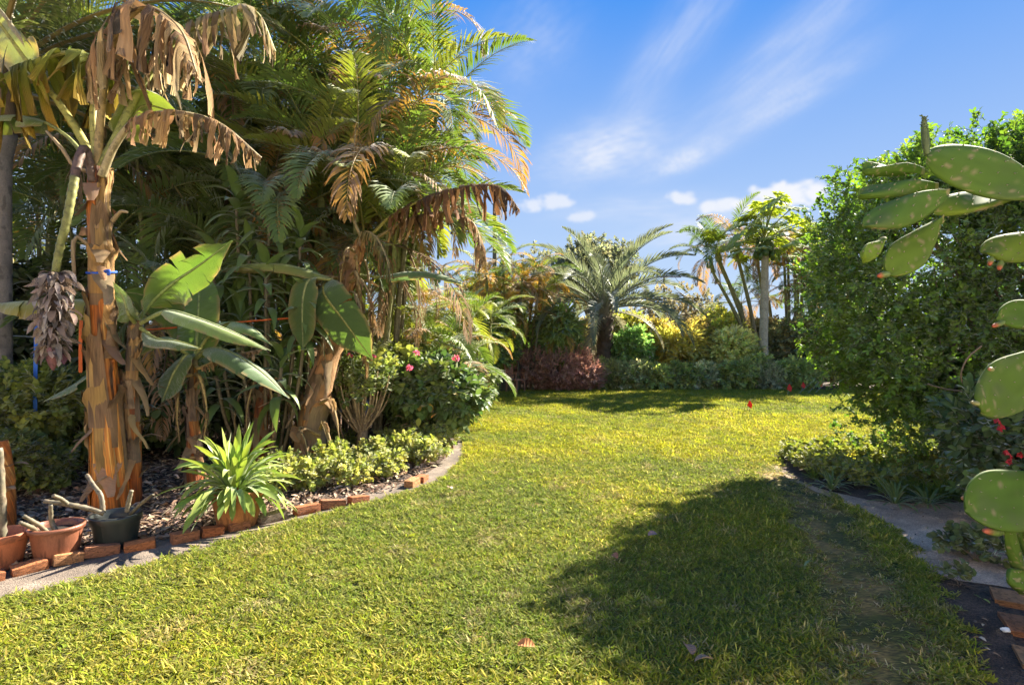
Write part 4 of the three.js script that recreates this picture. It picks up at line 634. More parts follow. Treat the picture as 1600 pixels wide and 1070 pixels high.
const place = ['low pale green herb against the bricks nearest the strap leaved pot', 'pale variegated herb behind the first clump by the wide pot', 'bushy variegated herb in the middle of the brick edge', 'tall variegated herb in front of the leaning banana', 'spreading variegated herb against the bricks below the tan stems', 'variegated herb in front of the vase shaped shrub', 'thin variegated herb with bare twigs in mid bed', 'dense yellow green herb in front of the flowering shrub', 'yellow green herb beside the curve of the bricks', 'upright yellow green herb under the glossy shrub', 'small yellow herb spilling over the curved edging', 'last yellow herb at the tip of the bed', 'small herb at the foot of the leaning banana', 'straggly herb between the tan stems and the glossy shrub'];
herbs.forEach(([px, py, w, h], k) => { reseed(100 + k); const p = onGround(px, py); shrub('variegated_herb', place[k], 'plant', [p[0], 0, p[2] - .06], { w: w * 1.3, h: h * .95, n: 105, kind: 'herb', tint: [.26, .31, .035], tint2: [.46, .45, .10], lobes: 6, size: .95, stemR: .006, stems: 4, stemC: [.25, .15, .08], shell: .7, low: .05, group: 'variegated herbs along the bed edge' }); });
// ---------------------------------------------------------------- across the lawn
const farShrub = (name, label, px, d, wpx, top, o) => { const w = wpx / F * d, h = EYE + (535 - top) / F * d; if (o.tint) o = { ...o, tint: mul(o.tint, 1.95), tint2: mul(o.tint2, 2.0) }; return shrub(name, label, 'shrub', [P(px, 0, d)[0], 0, -d], { w, h, n: Math.round(420 * w * Math.max(1, h)), dep: Math.min(w, 2.2), stemR: .03, size: 1, kind: 'far', ...o }); };
const YG = { tint: [.20, .23, .03], tint2: [.34, .31, .04] }, DG = { tint: [.05, .10, .02], tint2: [.11, .17, .03] }, MG = { tint: [.10, .16, .025], tint2: [.22, .25, .045] }, GG = { tint: [.15, .17, .08], tint2: [.25, .25, .12] };
reseed(201);
{ // silvery feather palm: stout dark trunk with old leaf bases
  const d = 18.9, o = [P(944, 0, d)[0], 0, -d], t = thing('feather_palm', 'silver green feather palm with stout dark trunk across the lawn', 'palm', o), g = new Geo(), h = 2.35;
  tube(g, catmull([[0, -.02, 0], [0, 1, 0], [.03, h, 0]], 30), s => .24 + .05 * sm(.75, 1, s) + .02 * Math.sin(s * 55), 16, (s, a) => jitc([.13, .09, .06], .35), { rough: .09 }); mesh('trunk', g, M.wood, t);
  for (let k = 0; k < 46; k++) { const a = k * 2.4, s = k / 46, b = new Geo(), y = lerp(1.25, h + .55, s), r = .25; leaf(b, [Math.cos(a) * r * .7, y, Math.sin(a) * r * .7], [Math.cos(a) * .55, 1, Math.sin(a) * .55], [-Math.cos(a), .5, -Math.sin(a)], .5, .085, jitc(mixc([.10, .07, .05], [.32, .30, .24], s), .25), { seg: 4, drop: .1, fold: .4, shape: 1 }); mesh('leaf_base', b, M.dry, t); }
  const set = frondSet(10, { L: 3.35, bend: 1.55, n: 64, ll: .55, lw: .017, vee: .75, sweep: .8, droop: .35, col: [.135, .165, .075], tip: [.20, .21, .10], rib: [.30, .30, .18], ribR: .03, pet: .1 }, 1.4, .05);
  const old = frondSet(4, { L: 2.9, bend: 1.7, n: 58, ll: .5, lw: .016, vee: .45, sweep: .85, droop: .5, col: [.21, .21, .13], tip: [.30, .24, .12], rib: [.30, .28, .18], ribR: .03, pet: .1 }, .2, -.3);
  for (let k = 0; k < 30; k++) { const q = k / 30; putFrond(t, nearestE(set, lerp(1.4, .12, q)), [Math.cos(k * 2.4) * .1 + .03, h + .25, Math.sin(k * 2.4) * .1], Math.PI / 2 - k * 2.39996, rr(.88, 1.1)); }
  for (const az of [-1.2, -.5, 2.4, 1.4]) putFrond(t, nearestE(old, rr(-.3, .2)), [.03, h + .15, 0], az, rr(.75, .95));
}
reseed(202);
const purple = farShrub('purple_shrub', 'dense bronze purple leaved shrub left of the feather palm', 872, 18.0, 128, 541, { tint: [.17, .08, .06], tint2: [.36, .20, .14], kind: 'fine', n: 3800, lobes: 11, low: .02, size: .85, dep: 2.4, stemC: [.2, .13, .09] });
{ // tree far behind the palm and others on the skyline
  reseed(203);
  const tree = (label, px, d, wpx, top, low, o) => { const w = wpx / F * d, h = EYE + (535 - top) / F * d, t = thing('broadleaf_tree', label, 'tree', [P(px, 0, d)[0], 0, -d], 'trees beyond the garden'), g = new Geo(), L = []; const y0 = EYE + (535 - low) / F * d;
    tube(g, catmull([[0, 0, 0], [.2, y0 * .6, 0], [0, y0 + (h - y0) * .3, .1]], 10), s => .22 * (1.2 - s), 8, [.2, .17, .13]); 
    for (let k = 0; k < 12; k++) { const a = k * 2.4, q = Math.sqrt((k + .5) / 12) * .75; const c = [Math.cos(a) * q * w / 2, lerp(y0, h, .2 + .55 * hash(k, px, 3)) , Math.sin(a) * q * w * .4]; L.push(ell(c, [w * .17, (h - y0) * .22, w * .17])); tube(g, catmull([[0, y0 * .7, 0], [c[0] * .5, (c[1] + y0) / 2, c[2] * .5], c], 8), s => .09 * (1.1 - s), 5, [.2, .17, .13]); for (let j = 0; j < 4; j++) tube(g, [c, add(c, mul(rdir(), w * .13))], s => .025 * (1.1 - s), 4, [.2, .17, .13]); }
    mesh('trunk', g, M.plain, t); const sets = [[], []]; for (const [p, dd] of lobePoints(L, o.n, .8)) sets[Math.floor(rnd() * 2)].push([p, nrm(add(dd, rdir())), o.size * rr(.7, 1.3), jitc(mixc(o.tint, o.tint2, rnd()), .25)]); sets.forEach((s, k) => scatter('crown', SPRAY[o.kind || 'far'][k], M.leaf, t, s)); };
  tree('grey green tree behind the feather palm crown', 925, 27, 150, 352, 480, { ...GG, n: 1500, size: 1.15 });
  tree('sparse brown twiggy tree behind and right of the feather palm', 1045, 25, 150, 440, 530, { tint: [.17, .14, .06], tint2: [.26, .22, .10], n: 420, size: .9 });
  tree('thin pale tree above the orange topped cane palm', 850, 30, 110, 372, 470, { ...GG, n: 600, size: 1.0 });
  tree('dark tree behind the orange topped cane palm', 765, 24, 120, 415, 520, { ...MG, n: 900, size: 1.1 });
  tree('twiggy grey tree low on the skyline by the wires', 1110, 32, 120, 472, 530, { ...GG, n: 420, size: 1.0 });
}
{ // cane palms on the far side
  const fan = (n, w, h0, h1, lean) => { const out = []; for (let k = 0; k < n; k++) { const a = k * 2.39996, q = Math.sqrt((k + .5) / n); out.push([Math.cos(a) * q * w, Math.sin(a) * q * w * .7, lerp(h0, h1, hash(k, n, 8)) * (1 - .2 * q), Math.cos(a) * q * lean, Math.sin(a) * q * lean * .6]); } return out; };
  reseed(210); const GOLD = frondSet(5, { L: 2.2, bend: 1.9, n: 42, ll: .52, lw: .018, vee: .35, droop: 1, col: [.42, .27, .02], tip: [.52, .25, .03], rib: [.45, .3, .06], old: .1 }, 1.3, -.2);
  reseed(211); caneClump('areca_palm', 'orange topped cane palm clump at the far left of the lawn', [P(798, 0, 17.9)[0], 0, -17.9], fan(24, 1.05, 1.7, 3.9, .55), { per: 9, rust: .55, lime: .3, dead: .3, s: .62, sets: { ...ARECA, rust: GOLD } });
  reseed(212); caneClump('areca_palm', 'small feathery green cane palm between thicket and orange topped clump', [P(725, 0, 14.5)[0], 0, -14.5], fan(6, .5, 1.1, 2.2, .3), { per: 10, rust: .1, lime: .55, dead: .05, s: .6 });
  reseed(213); caneClump('areca_palm', 'cane palm with three slender leaning trunks left of the papaya', [P(1180, 0, 20)[0], 0, -20], [[0, 0, 4.35, -1.25, 0], [.1, .1, 4.55, -.85, .2], [-.1, .2, 3.9, -1.5, .2]], { per: 10, rust: .18, lime: .35, dead: .16, s: .84, stemR: .085 });
  reseed(214); caneClump('areca_palm', 'tall cane palm clump behind and right of the papaya', [P(1240, 0, 21)[0], 0, -21], fan(13, 1.2, 2.6, 5.4, .7), { per: 9, rust: .28, lime: .3, dead: .22, s: .78, stemR: .06 });
  reseed(215); caneClump('areca_palm', 'cane palm clump half hidden by the great clipped shrub', [P(1310, 0, 20.5)[0], 0, -20.5], fan(9, 1, 2.4, 5, .5), { per: 9, rust: .2, lime: .35, dead: .15, s: .78, stemR: .06 });
}
{ // papaya
  reseed(221); const d = 18.6, o = [P(1195, 0, d)[0], 0, -d], t = thing('papaya_tree', 'papaya with pale straight trunk, green fruit cluster and lobed leaves', 'tree', o), g = new Geo(), h = EYE + (535 - 378) / F * d;
  tube(g, catmull([[.02, -.02, 0], [-.03, 1.4, 0], [0, 2.8, 0], [.02, h, 0]], 40), s => (.155 - .05 * s + .05 * Math.exp(-s * 18)) * (1 + .02 * Math.sin(s * 140)), 14, (s, a) => mul(mixc([.50, .32, .18], [.48, .42, .30], sm(0, .3, s)), .85 + .3 * fbm(a * 2, s * 40, 2))); mesh('trunk', g, M.stem, t);
  const fg = new THREE.SphereGeometry(1, 14, 12); { const p = fg.attributes.position; for (let k = 0; k < p.count; k++) { const y = p.getY(k), s = 1 - .25 * y * .9; p.setX(k, p.getX(k) * s * .62); p.setZ(k, p.getZ(k) * s * .62); } fg.computeVertexNormals(); } const fm = std([.055, .10, .02], { roughness: .45 });
  for (let k = 0; k < 26; k++) { const a = k * 2.4, f = mesh('fruit', fg, fm, t), s = k / 26; f.position.set(Math.cos(a) * (.17 + .1 * (1 - s)), h - .5 + s * .62, Math.sin(a) * (.17 + .1 * (1 - s))); f.rotation.set(rr(-.3, .3), 0, rr(-.3, .3)); f.scale.setScalar(rr(.11, .16)); }
  const lobed = [0, 1, 2].map(() => { const g2 = new Geo(); for (let k = 0; k < 7; k++) { const a = (k - 3) * .62, L = .42 * Math.cos(a * .42) * rr(.9, 1.1), dir = [Math.sin(a), rr(-.05, .1), Math.cos(a)], c = jitc([.30, .37, .02], .12); leaf(g2, [0, 0, 0], dir, [0, 1, 0], L, .06, c, { seg: 5, drop: .5, fold: .2 }); for (const sd of [-1, 1]) for (const f of [.4, .62]) { const a2 = a + sd * .55; leaf(g2, mul(dir, L * f), [Math.sin(a2), 0, Math.cos(a2)], [0, 1, 0], L * .42, .032, c, { seg: 4, drop: .6, fold: .2 }); } } return g2.build(); });
  for (let k = 0; k < 38; k++) { const q = k / 38, az = k * 2.39996 + .4, el = lerp(1.3, -.35, q) + rr(-.25, .25), L = rr(.5, 1.65), b = [0, h - .1 + .3 * (1 - q), 0], dir = [Math.sin(az) * Math.cos(el), Math.sin(el), Math.cos(az) * Math.cos(el)], e = add(mad(b, dir, L), [0, -.1, 0]), lf = mesh('leaf', lobed[k % 3], M.leaf, t); lf.position.set(...e); lf.rotation.set(rr(-.2, .9), az + rr(-.5, .5), rr(-.5, .5), 'YXZ'); lf.scale.setScalar(rr(1.0, 1.5)); const pg = new Geo(); tube(pg, rel(e, [b, mad(mad(b, dir, L * .5), [0, 1, 0], .05), e]), .016, 5, [.28, .30, .08]); mesh('petiole', pg, M.plain, lf).rotation.set(0, 0, 0); const pe = lf.children[0]; lf.updateMatrix(); pe.applyMatrix4(new THREE.Matrix4().makeRotationFromEuler(lf.rotation).invert()); pe.scale.multiplyScalar(1 / lf.scale.x); }
}
// the mixed border across the end of the lawn
reseed(231);
farShrub('border_shrub', 'sparse light green shrub left of the garden chair', 775, 17.2, 62, 478, { ...MG, low: .3, n: 700, gap: .4 });
farShrub('border_shrub', 'dark leafy shrub behind the garden chair', 800, 19.4, 90, 500, { ...DG });
farShrub('dracaena_shrub', 'rounded dark green strap leaved shrub above the purple one', 870, 17.9, 62, 478, { tint: [.06, .11, .018], tint2: [.20, .23, .04], kind: 'strap', n: 330, low: .35, lobes: 6 });
farShrub('border_shrub', 'olive brown airy shrub between purple shrub and feather palm', 918, 20.2, 80, 505, { tint: [.20, .17, .05], tint2: [.28, .25, .08], kind: 'fine' });
farShrub('dracaena_shrub', 'yellow green strap leaved shrub right of the feather palm', 982, 20.6, 60, 497, { tint: [.17, .20, .025], tint2: [.33, .31, .04], kind: 'strap', n: 320, low: .4, lobes: 6 });
farShrub('border_shrub', 'fresh green rounded shrub right of the feather palm trunk', 985, 19.2, 62, 518, { tint: [.08, .16, .03], tint2: [.16, .25, .06], n: 1100 });
farShrub('dracaena_shrub', 'reddish yellow strap leaved shrub beside the hanging ornament', 1026, 20.2, 44, 505, { tint: [.16, .14, .03], tint2: [.35, .27, .04], kind: 'strap', n: 220, low: .4, lobes: 5 });
farShrub('border_shrub', 'open twiggy yellow shrub in mid border', 1062, 19.4, 66, 512, { tint: [.26, .22, .03], tint2: [.36, .31, .05], kind: 'strap', n: 190, low: .3, gap: .3 });
farShrub('border_shrub', 'bronze leaved shrub in front of the wires', 1090, 20.2, 60, 502, { tint: [.20, .15, .05], tint2: [.30, .26, .05], n: 800 });
farShrub('border_shrub', 'yellow crested shrub below the leaning trunks', 1125, 20.4, 76, 497, { ...YG, n: 1000, low: .3 });
farShrub('border_shrub', 'pale variegated shrub left of the papaya foot', 1148, 19.2, 70, 520, { tint: [.28, .29, .08], tint2: [.42, .40, .16], n: 1000 });
farShrub('border_shrub', 'brown shaded shrub behind the papaya trunk', 1195, 21, 90, 510, { tint: [.14, .11, .05], tint2: [.22, .18, .06], n: 900 });
farShrub('border_shrub', 'dark tangled shrub right of the papaya', 1250, 20, 90, 505, { tint: [.10, .11, .035], tint2: [.20, .17, .06], n: 1200 });
farShrub('border_shrub', 'rough green shrub half behind the great clipped shrub', 1320, 19.5, 110, 500, { ...MG, n: 1200 });
farShrub('border_shrub', 'deep green shrub far behind the flower bed tip', 735, 16.4, 80, 520, { ...DG, n: 1100 });
farShrub('border_shrub', 'yellowish shrub beyond the low cane palm', 700, 15, 70, 505, { tint: [.16, .19, .03], tint2: [.30, .29, .05], n: 900 });
// low edging plants: loose green and grey clumps in a row
const rowNames = ['left of the feather palm foot', 'at the feather palm foot', 'right of the feather palm foot', 'below the fresh green shrub', 'below the hanging ornament', 'below the open twiggy shrub', 'below the bronze leaved shrub', 'below the yellow crested shrub', 'left of the papaya foot', 'at the papaya foot', 'right of the papaya foot', 'beside the marker flags', 'nearest the great clipped shrub'];
rowNames.forEach((s, k) => { reseed(240 + k); farShrub('edging_shrub', 'low loose edging shrub ' + s, 938 + k * 26.5, 18.2 + rr(-.2, .3), 46, 572 - rr(-8, 16), { tint: k % 3 == 1 ? [.15, .16, .07] : [.11, .155, .03], tint2: k % 4 == 2 ? [.32, .31, .17] : [.24, .26, .07], n: 330, kind: k % 3 == 1 ? 'fine' : 'far', size: .85, lobes: 6, low: .02, stemR: .012, group: 'low shrubs edging the far end of the lawn' }); });
// hedge mass behind everything, closing the garden
['behind the orange topped clump', 'behind the purple shrub', 'behind the feather palm', 'behind the mid border', 'behind the bronze shrub', 'behind the papaya', 'behind the clipped shrub'].forEach((s, k) => { reseed(260 + k); farShrub('boundary_hedge', 'dull green boundary hedge ' + s, 760 + k * 88, 24 + rr(-.5, .5), 120, 520 + rr(-6, 8), { tint: [.07, .10, .03], tint2: [.15, .17, .05], n: 900, size: 1.3, low: 0, lobes: 9, group: 'boundary hedge beyond the border' }); });
// ---- chair, flags, feeder, poles and wires
{ const d = 16.9, o = [P(806, 0, d)[0], 0, -d], t = thing('garden_chair', 'faded orange garden chair half hidden by the purple shrub', 'chair', o), m = std([.42, .19, .11], { roughness: .6 }), b = (n, s, p, r = 0) => { const g = new THREE.BoxGeometry(...s); const x = mesh(n, g, m, t); x.position.set(...p); x.rotation.x = r; x.rotation.order = 'YXZ'; return x; };
  t.rotation.y = .9; for (let k = 0; k < 5; k++) b('seat_slat', [.42, .02, .07], [0, .40, -.17 + k * .085]); for (let k = 0; k < 5; k++) b('back_slat', [.06, .42, .018], [-.17 + k * .085, .62, -.235 - .03], -.12); b('back_rail', [.44, .05, .025], [0, .84, -.29], -.12); for (const x of [-.19, .19]) { b('leg', [.03, .40, .03], [x, .2, .18]); b('leg', [.03, .42, .03], [x, .2, -.2], .1); b('armrest', [.04, .022, .42], [x * 1.1, .6, -.02]); b('arm_post', [.025, .2, .025], [x * 1.1, .5, .16]); } }
const flagAt = (label, px, py, fx) => { const g0 = onGround(px, py), t = thing('marker_flag', label, 'flag', [g0[0], .02, g0[2]], 'red marker flags on the lawn'), g = new Geo(); tube(g, [[0, 0, 0], [.02, .12, 0], [.05, .26, 0]], .004, 5, [.55, .55, .55]); mesh('wire_stake', g, M.plain, t); const f = new Geo(), c = [.72, .03, .015]; const a = [[.05, .32, 0], [.12, .20, .02], [.09, .08, .03], [-.03, .17, .01]].map(p => f.v(mul(p, fx), c)); f.quad(...a); const b = [[.05, .32, .003], [.12, .20, .023], [.09, .08, .033], [-.03, .17, .013]].map(p => f.v(mul(p, fx), c)); f.quad(b[3], b[2], b[1], b[0]); mesh('pennant', f, leafM({ transmission: .3 }), t); };
flagAt('small red marker flag standing alone nearest on the lawn', 1169, 644, .75); flagAt('red marker flag in front of the border right of the papaya', 1231, 618, 1.0); flagAt('red marker flag at the middle of the leaning canes', 1253, 612, .9); flagAt('red marker flag against the great clipped shrub', 1280, 610, .9);
{ const d = 16.4, mk = (label, a, b) => { const g = new Geo(), c = P(...a, d), e = P(...b, d + .3); tube(g, rel(c, [c, e]), .004, 5, [.55, .47, .34]); tag(mesh('garden_cane', g, M.plain), label, 'stake', 'thin canes leaning by the marker flags').position.set(...c); }; mk('thin leaning cane left of the two flags', [1248, 615], [1275, 592]); mk('thin leaning cane between the two flags', [1262, 615], [1287, 590]); mk('thin leaning cane right of the two flags', [1274, 614], [1292, 597]); }
{ const d = 19, c = P(1017, 548, d), t = thing('hanging_ornament', 'red and white ornament hanging among the border shrubs', 'ornament', c), l = (n, pr, col) => mesh(n, new THREE.LatheGeometry(pr.map(p => new THREE.Vector2(...p)), 20), std(col, { roughness: .4 }), t); l('red_body', [[0, .0], [.09, .01], [.12, .12], [.07, .26], [.02, .32], [0, .32]], [.5, .05, .03]); l('white_base', [[0, -.26], [.07, -.25], [.09, -.12], [.05, -.005], [0, -.005]], [.8, .8, .78]); const g = new Geo(); tube(g, [[0, .31, 0], [.01, .7, 0], [0, 1.0, 0]], .006, 4, [.3, .3, .3]); mesh('cord', g, M.plain, t); }
{ const pole = (label, px, d, top, arm, can) => { const x = P(px, 0, d)[0], h = P(px, top, d)[1], t = thing('utility_pole', label, 'utility pole', [x, 0, -d]), g = new Geo(); tube(g, [[0, -.02, 0], [0, h * .5, 0], [0, h, 0]], s => .16 - .05 * s, 12, [.20, .19, .10]); mesh('pole', g, M.wood, t);
    for (const [y, w] of arm) { const b = mesh('crossarm', new THREE.BoxGeometry(w, .12, .1), std([.28, .25, .2]), t); b.position.set(0, h - y, .14); for (const s of [-.9, -.45, .45, .9]) { const i = mesh('insulator', new THREE.CylinderGeometry(.05, .07, .18, 10), std([.3, .32, .33], { roughness: .3 }), t); i.position.set(s * w / 2, h - y + .15, .14); } }
    if (can) { const c = new THREE.Group(); c.name = 'transformer'; t.add(c); c.position.set(.42, h - can, .0); const l = mesh('tank', new THREE.LatheGeometry([[0, -.42], [.24, -.42], [.26, -.4], [.26, .36], [.28, .38], [.28, .42], [.1, .5], [0, .5]].map(p => new THREE.Vector2(...p)), 24), std([.42, .45, .47], { roughness: .5 }), c); for (const s of [-.12, .12]) mesh('bushing', new THREE.CylinderGeometry(.04, .06, .28, 8), std([.35, .36, .37]), c).position.set(s, .6, 0); mesh('bracket', new THREE.BoxGeometry(.2, .1, .08), std([.3, .3, .3]), c).position.set(-.3, .1, 0); }
    return [x, h, -d]; };
  const a = pole('olive utility pole with grey transformer above the orange topped clump', 773, 32, 318, [], 1.95), b = pole('distant utility pole with crossarm right of the feather palm', 1038, 62, 428, [[.35, 3.6]], 0), c = pole('small far utility pole above the mid border', 1097, 84, 466, [[.3, 2.4]], 0);
  const wire = (label, p, q, sag) => { const g = new Geo(), m = add(mul(add(p, q), .5), [0, -sag, 0]); tube(g, catmull(rel(p, [p, m, q]), 24), .022, 5, [.06, .06, .065], { cap: false }); tag(mesh('power_line', g, M.plain), label, 'power line').position.set(...p); };
  const far = [P(1700, 470, 70)[0], P(0, 468, 70)[1], -70]; wire('upper power line stretching right from the far pole', add(c, [-.5, -.15, .14]), far, .6); wire('lower power line stretching right from the far pole', add(c, [.5, -.9, .14]), add(far, [0, -.9, 0]), .6); wire('power line between the two distant poles', add(b, [1, -.2, .14]), add(c, [-.6, -.1, .14]), .5);
}
{ // pale green cover and a leaning grey pole behind the pink blooms
  const d = 11, c = P(665, 580, d), g = new Geo(), n = 12, id = []; for (let i = 0; i <= n; i++) for (let j = 0; j <= n; j++) { const u = i / n, v = j / n, p = P(lerp(610, 700, u), lerp(lerp(556, 528, u), 592, v), d + Math.sin(u * 3) * .25 - v * .35); id.push(g.v(add(sub(p, c), [0, .02 * Math.sin(u * 9 + v * 4), .03 * Math.sin(v * 7)]), [.36, .42, .20], u, v)); } for (let i = 0; i < n; i++) for (let j = 0; j < n; j++) { const k = i * (n + 1) + j; g.quad(id[k], id[k + 1], id[k + n + 2], id[k + n + 1]); } tag(mesh('garden_cover', g, leafM({ transmission: .15, clearcoat: 0 })), 'pale green cloth cover slumped behind the pink flowering shrub', 'cover').position.set(...c);
  const a = P(640, 518, 10.2), b = P(742, 552, 9.8), t = new Geo(); tube(t, rel(a, [a, b]), .022, 8, [.45, .43, .40]); tag(mesh('garden_pole', t, M.plain), 'grey pole leaning out of the low cane palm', 'pole').position.set(...a);
}
{ // board fence glimpsed behind the palms on the left
  reseed(271); const t = thing('board_fence', 'weathered tan board fence glimpsed behind the left thicket', 'fence', [-9.5, 0, -12.5]), ms = [[.42, .34, .26], [.38, .31, .24], [.46, .38, .30]].map(c => std(c, { map: rep(T.fibre, .7, .4), roughness: 1 })), g = new THREE.BoxGeometry(.145, 1.8, .02); for (let k = 0; k < 64; k++) { const b = mesh('board', g, pick(ms), t); b.position.set(-4.8 + k * .152, .9 + rr(-.02, .02), rr(-.004, .004)); } for (const y of [.4, 1.4]) mesh('rail', new THREE.BoxGeometry(9.8, .08, .04), ms[0], t).position.set(0, y, -.035); t.rotation.y = .12;
}
// ---------------------------------------------------------------- right side: clipped shrub, its bed, the prickly pear
{ // great clipped shrub
  reseed(301); const o = [5.2, 0, -6.7], L = [[4.86, 2.17, -6.66, 1.35, 1.48, 1.17], [5.76, 2.4, -6.93, 1.44, 1.57, 1.17], [6.75, 2.31, -6.66, 1.62, 1.67, 1.53], [5.76, 2.04, -5.94, 1.3, 1.57, 0.95], [6.84, 2.13, -5.58, 1.35, 1.62, 0.99], [5.04, 1.41, -6.3, 0.99, 0.77, 0.9], [5.76, 1.05, -5.85, 0.99, 0.68, 0.72], [5.94, 1.86, -6.84, 1.08, 1.17, 0.9], [7.92, 2.22, -6.48, 1.53, 1.71, 1.53], [6.21, 3.12, -6.48, 1.17, 0.85, 0.99], [6.84, 0.96, -5.76, 0.9, 0.63, 0.72], [7.2, 3.21, -6.21, 0.99, 0.81, 0.9], [6.3, 2.3, -4.9, 1.4, 1.75, 1.0], [6.25, 2.6, -5.6, 1.0, 1.15, 0.8], [6.8, 2.7, -5.0, 1.2, 1.3, 0.9], [7.6, 2.3, -4.3, 1.3, 1.7, 1.0]].map(a => ell(sub(a.slice(0, 3), o), a.slice(3)));
  const t = thing('clipped_shrub', 'great rounded dark green clipped shrub towering beside the lawn', 'shrub', o), g = new Geo(), BC = [.22, .15, .09];
  for (const [x, z, s] of [[.0, .15, 1], [.35, .0, .8], [.8, .3, .9], [1.6, .2, 1]]) { const tr = catmull([[x, 0, z], [x + .05, .6, z], [x + .25 * s, 1.4, z - .1], [x + .1, 2.4, z - .2]], 12), q = new Geo(); tube(q, tr, f => .075 * s * (1.2 - .8 * f), 9, f => jitc([.16, .11, .07], .15), { rough: .06 }); mesh('trunk', q, M.wood, t); }
  for (let k = 0; k < 90; k++) { const l = pick(L), d = rdir(), b = [rr(-.2, 1.8), rr(.5, 1.8), rr(-.2, .4)], e = [l.c[0] + d[0] * l.r[0] * .93, l.c[1] + d[1] * l.r[1] * .93, l.c[2] + d[2] * l.r[2] * .93], m = mad(mul(add(b, e), .5), rdir(), .35); tube(g, catmull([b, m, e], 10), s => .022 * (1.1 - .85 * s), 5, jitc(BC, .25)); }
  mesh('branches', g, M.plain, t);
  const sets = [[], [], []], put = (p, d, s, k = 1) => { const c = jitc(mixc([.075, .175, .012], [.17, .285, .016], rnd() * k), .25); sets[Math.floor(rnd() * 3)].push([p, nrm(add(mul(d, .7), add(mul(rdir(), .8), [0, .25, 0]))), s, c]); };
  for (const [p, d, s] of lobePoints(L, 30000, .32)) { if (fbm(p[0] * 1.5 + 20, p[1] * 1.5 + p[2] * 1.5, 3) < .33 && rnd() < .75) continue; put(p, d, rr(.95, 1.5)); }
  for (const [p, d, s] of lobePoints(L, 520, .05)) if (p[1] > 2.2 && d[1] > .2) for (let k = 0; k < 5; k++) put(mad(p, nrm(add(d, [0, .7, 0])), k * .045), add(d, [0, .5, 0]), rr(.7, 1.1), 2.4);       // fresh shoots on top
  for (let k = 0; k < 700; k++) { const a = rr(0, 6.28), b = [rr(-1.2, 1.5), rr(.25, .75), rr(-.5, 1.0)]; put(b, [Math.cos(a), -.2, Math.sin(a)], rr(.8, 1.2)); }
  sets.forEach((s, k) => scatter('foliage', SPRAY.small[k], M.leaf, t, s));
  const v = new Geo(); for (const a of [[[1535, 540], [1512, 560], [1502, 590], [1515, 612], [1530, 660], [1545, 715]], [[1515, 612], [1480, 608], [1450, 600]]]) tube(v, catmull(rel(o, a.map((p, i) => P(...p, 5.3 + i * .03))), 20), .008, 6, [.26, .18, .10]); mesh('vine_stem', v, M.stem, t);
}
{ // ground cover and strap tufts under it
  reseed(302); const A = [], B = [], poly = [X(3.42, 7.1), X(3.3, 6.25), X(3.75, 5.55), X(4.4, 5.35), X(5.4, 5.45), X(7, 5.3), X(9.5, 5.4), X(9.5, 8.3), X(5, 8.1), X(3.7, 7.7)];
  const gb = [0, 1].map(() => { const g = new Geo(); for (let k = 0; k < 16; k++) { const az = rr(0, 6.28), el = rr(.35, 1.35); leaf(g, [rr(-.02, .02), 0, rr(-.02, .02)], [Math.cos(az) * Math.cos(el), Math.sin(el), Math.sin(az) * Math.cos(el)], [0, 1, 0], rr(.14, .28), rr(.004, .007), jitc([1, 1, 1], .25), { seg: 4, drop: rr(.6, 1.6), fold: 0, shape: 1 }); } return g.build(); });
  for (let k = 0; k < 7000; k++) { const x = rr(3.2, 9), d = rr(5.2, 8.2); if (!inside(poly, x, -d)) continue; if (Math.abs(x) > d * .95) continue; const a = rr(0, 6.28), n = fbm(x * 2, d * 2, 2); if (n > .52) A.push([[x, .0, -d], [Math.cos(a), 0, Math.sin(a)], rr(.5, 1.0), jitc([.16, .22, .03], .25)]); else B.push([[x, rr(.02, .16), -d], nrm([Math.cos(a), .6, Math.sin(a)]), rr(.7, 1.3), jitc(mixc([.20, .25, .025], [.36, .35, .04], rnd()), .2)]); }
  const g1 = scatter('grass', gb[0], M.grass, scene, A); tag(g1, 'long strappy grass tufts along the edge of the clipped shrub bed', 'grass');
  tag(scatter('ground_cover', SPRAY.herb[0], M.leaf, scene, B), 'yellow green leafy ground cover under the clipped shrub', 'ground cover');
  const names = ['strappy spider plant tuft at the middle of the sand path edge', 'strappy spider plant tuft right along the sand path edge', 'strappy spider plant tuft at the lawn end of the sand path'];
  [[1400, 787, 1], [1450, 788, .8], [1300, 765, .8]].forEach(([px, py, s], i) => { const c = onGround(px, py), t = thing('spider_plant', names[i], 'plant', [c[0], 0, c[2]]); for (let k = 0; k < 34; k++) { const az = k * 2.4, el = rr(.3, 1.3), g = new Geo(); leaf(g, [Math.cos(az) * .02, 0, Math.sin(az) * .02], [Math.cos(az) * Math.cos(el), Math.sin(el), Math.sin(az) * Math.cos(el)], [0, 1, 0], rr(.22, .36) * s, .009, jitc([.11, .18, .03], .2), { seg: 6, drop: rr(.8, 1.7), fold: .3, shape: 1 }); mesh('leaf', g, M.leaf, t); } });
}
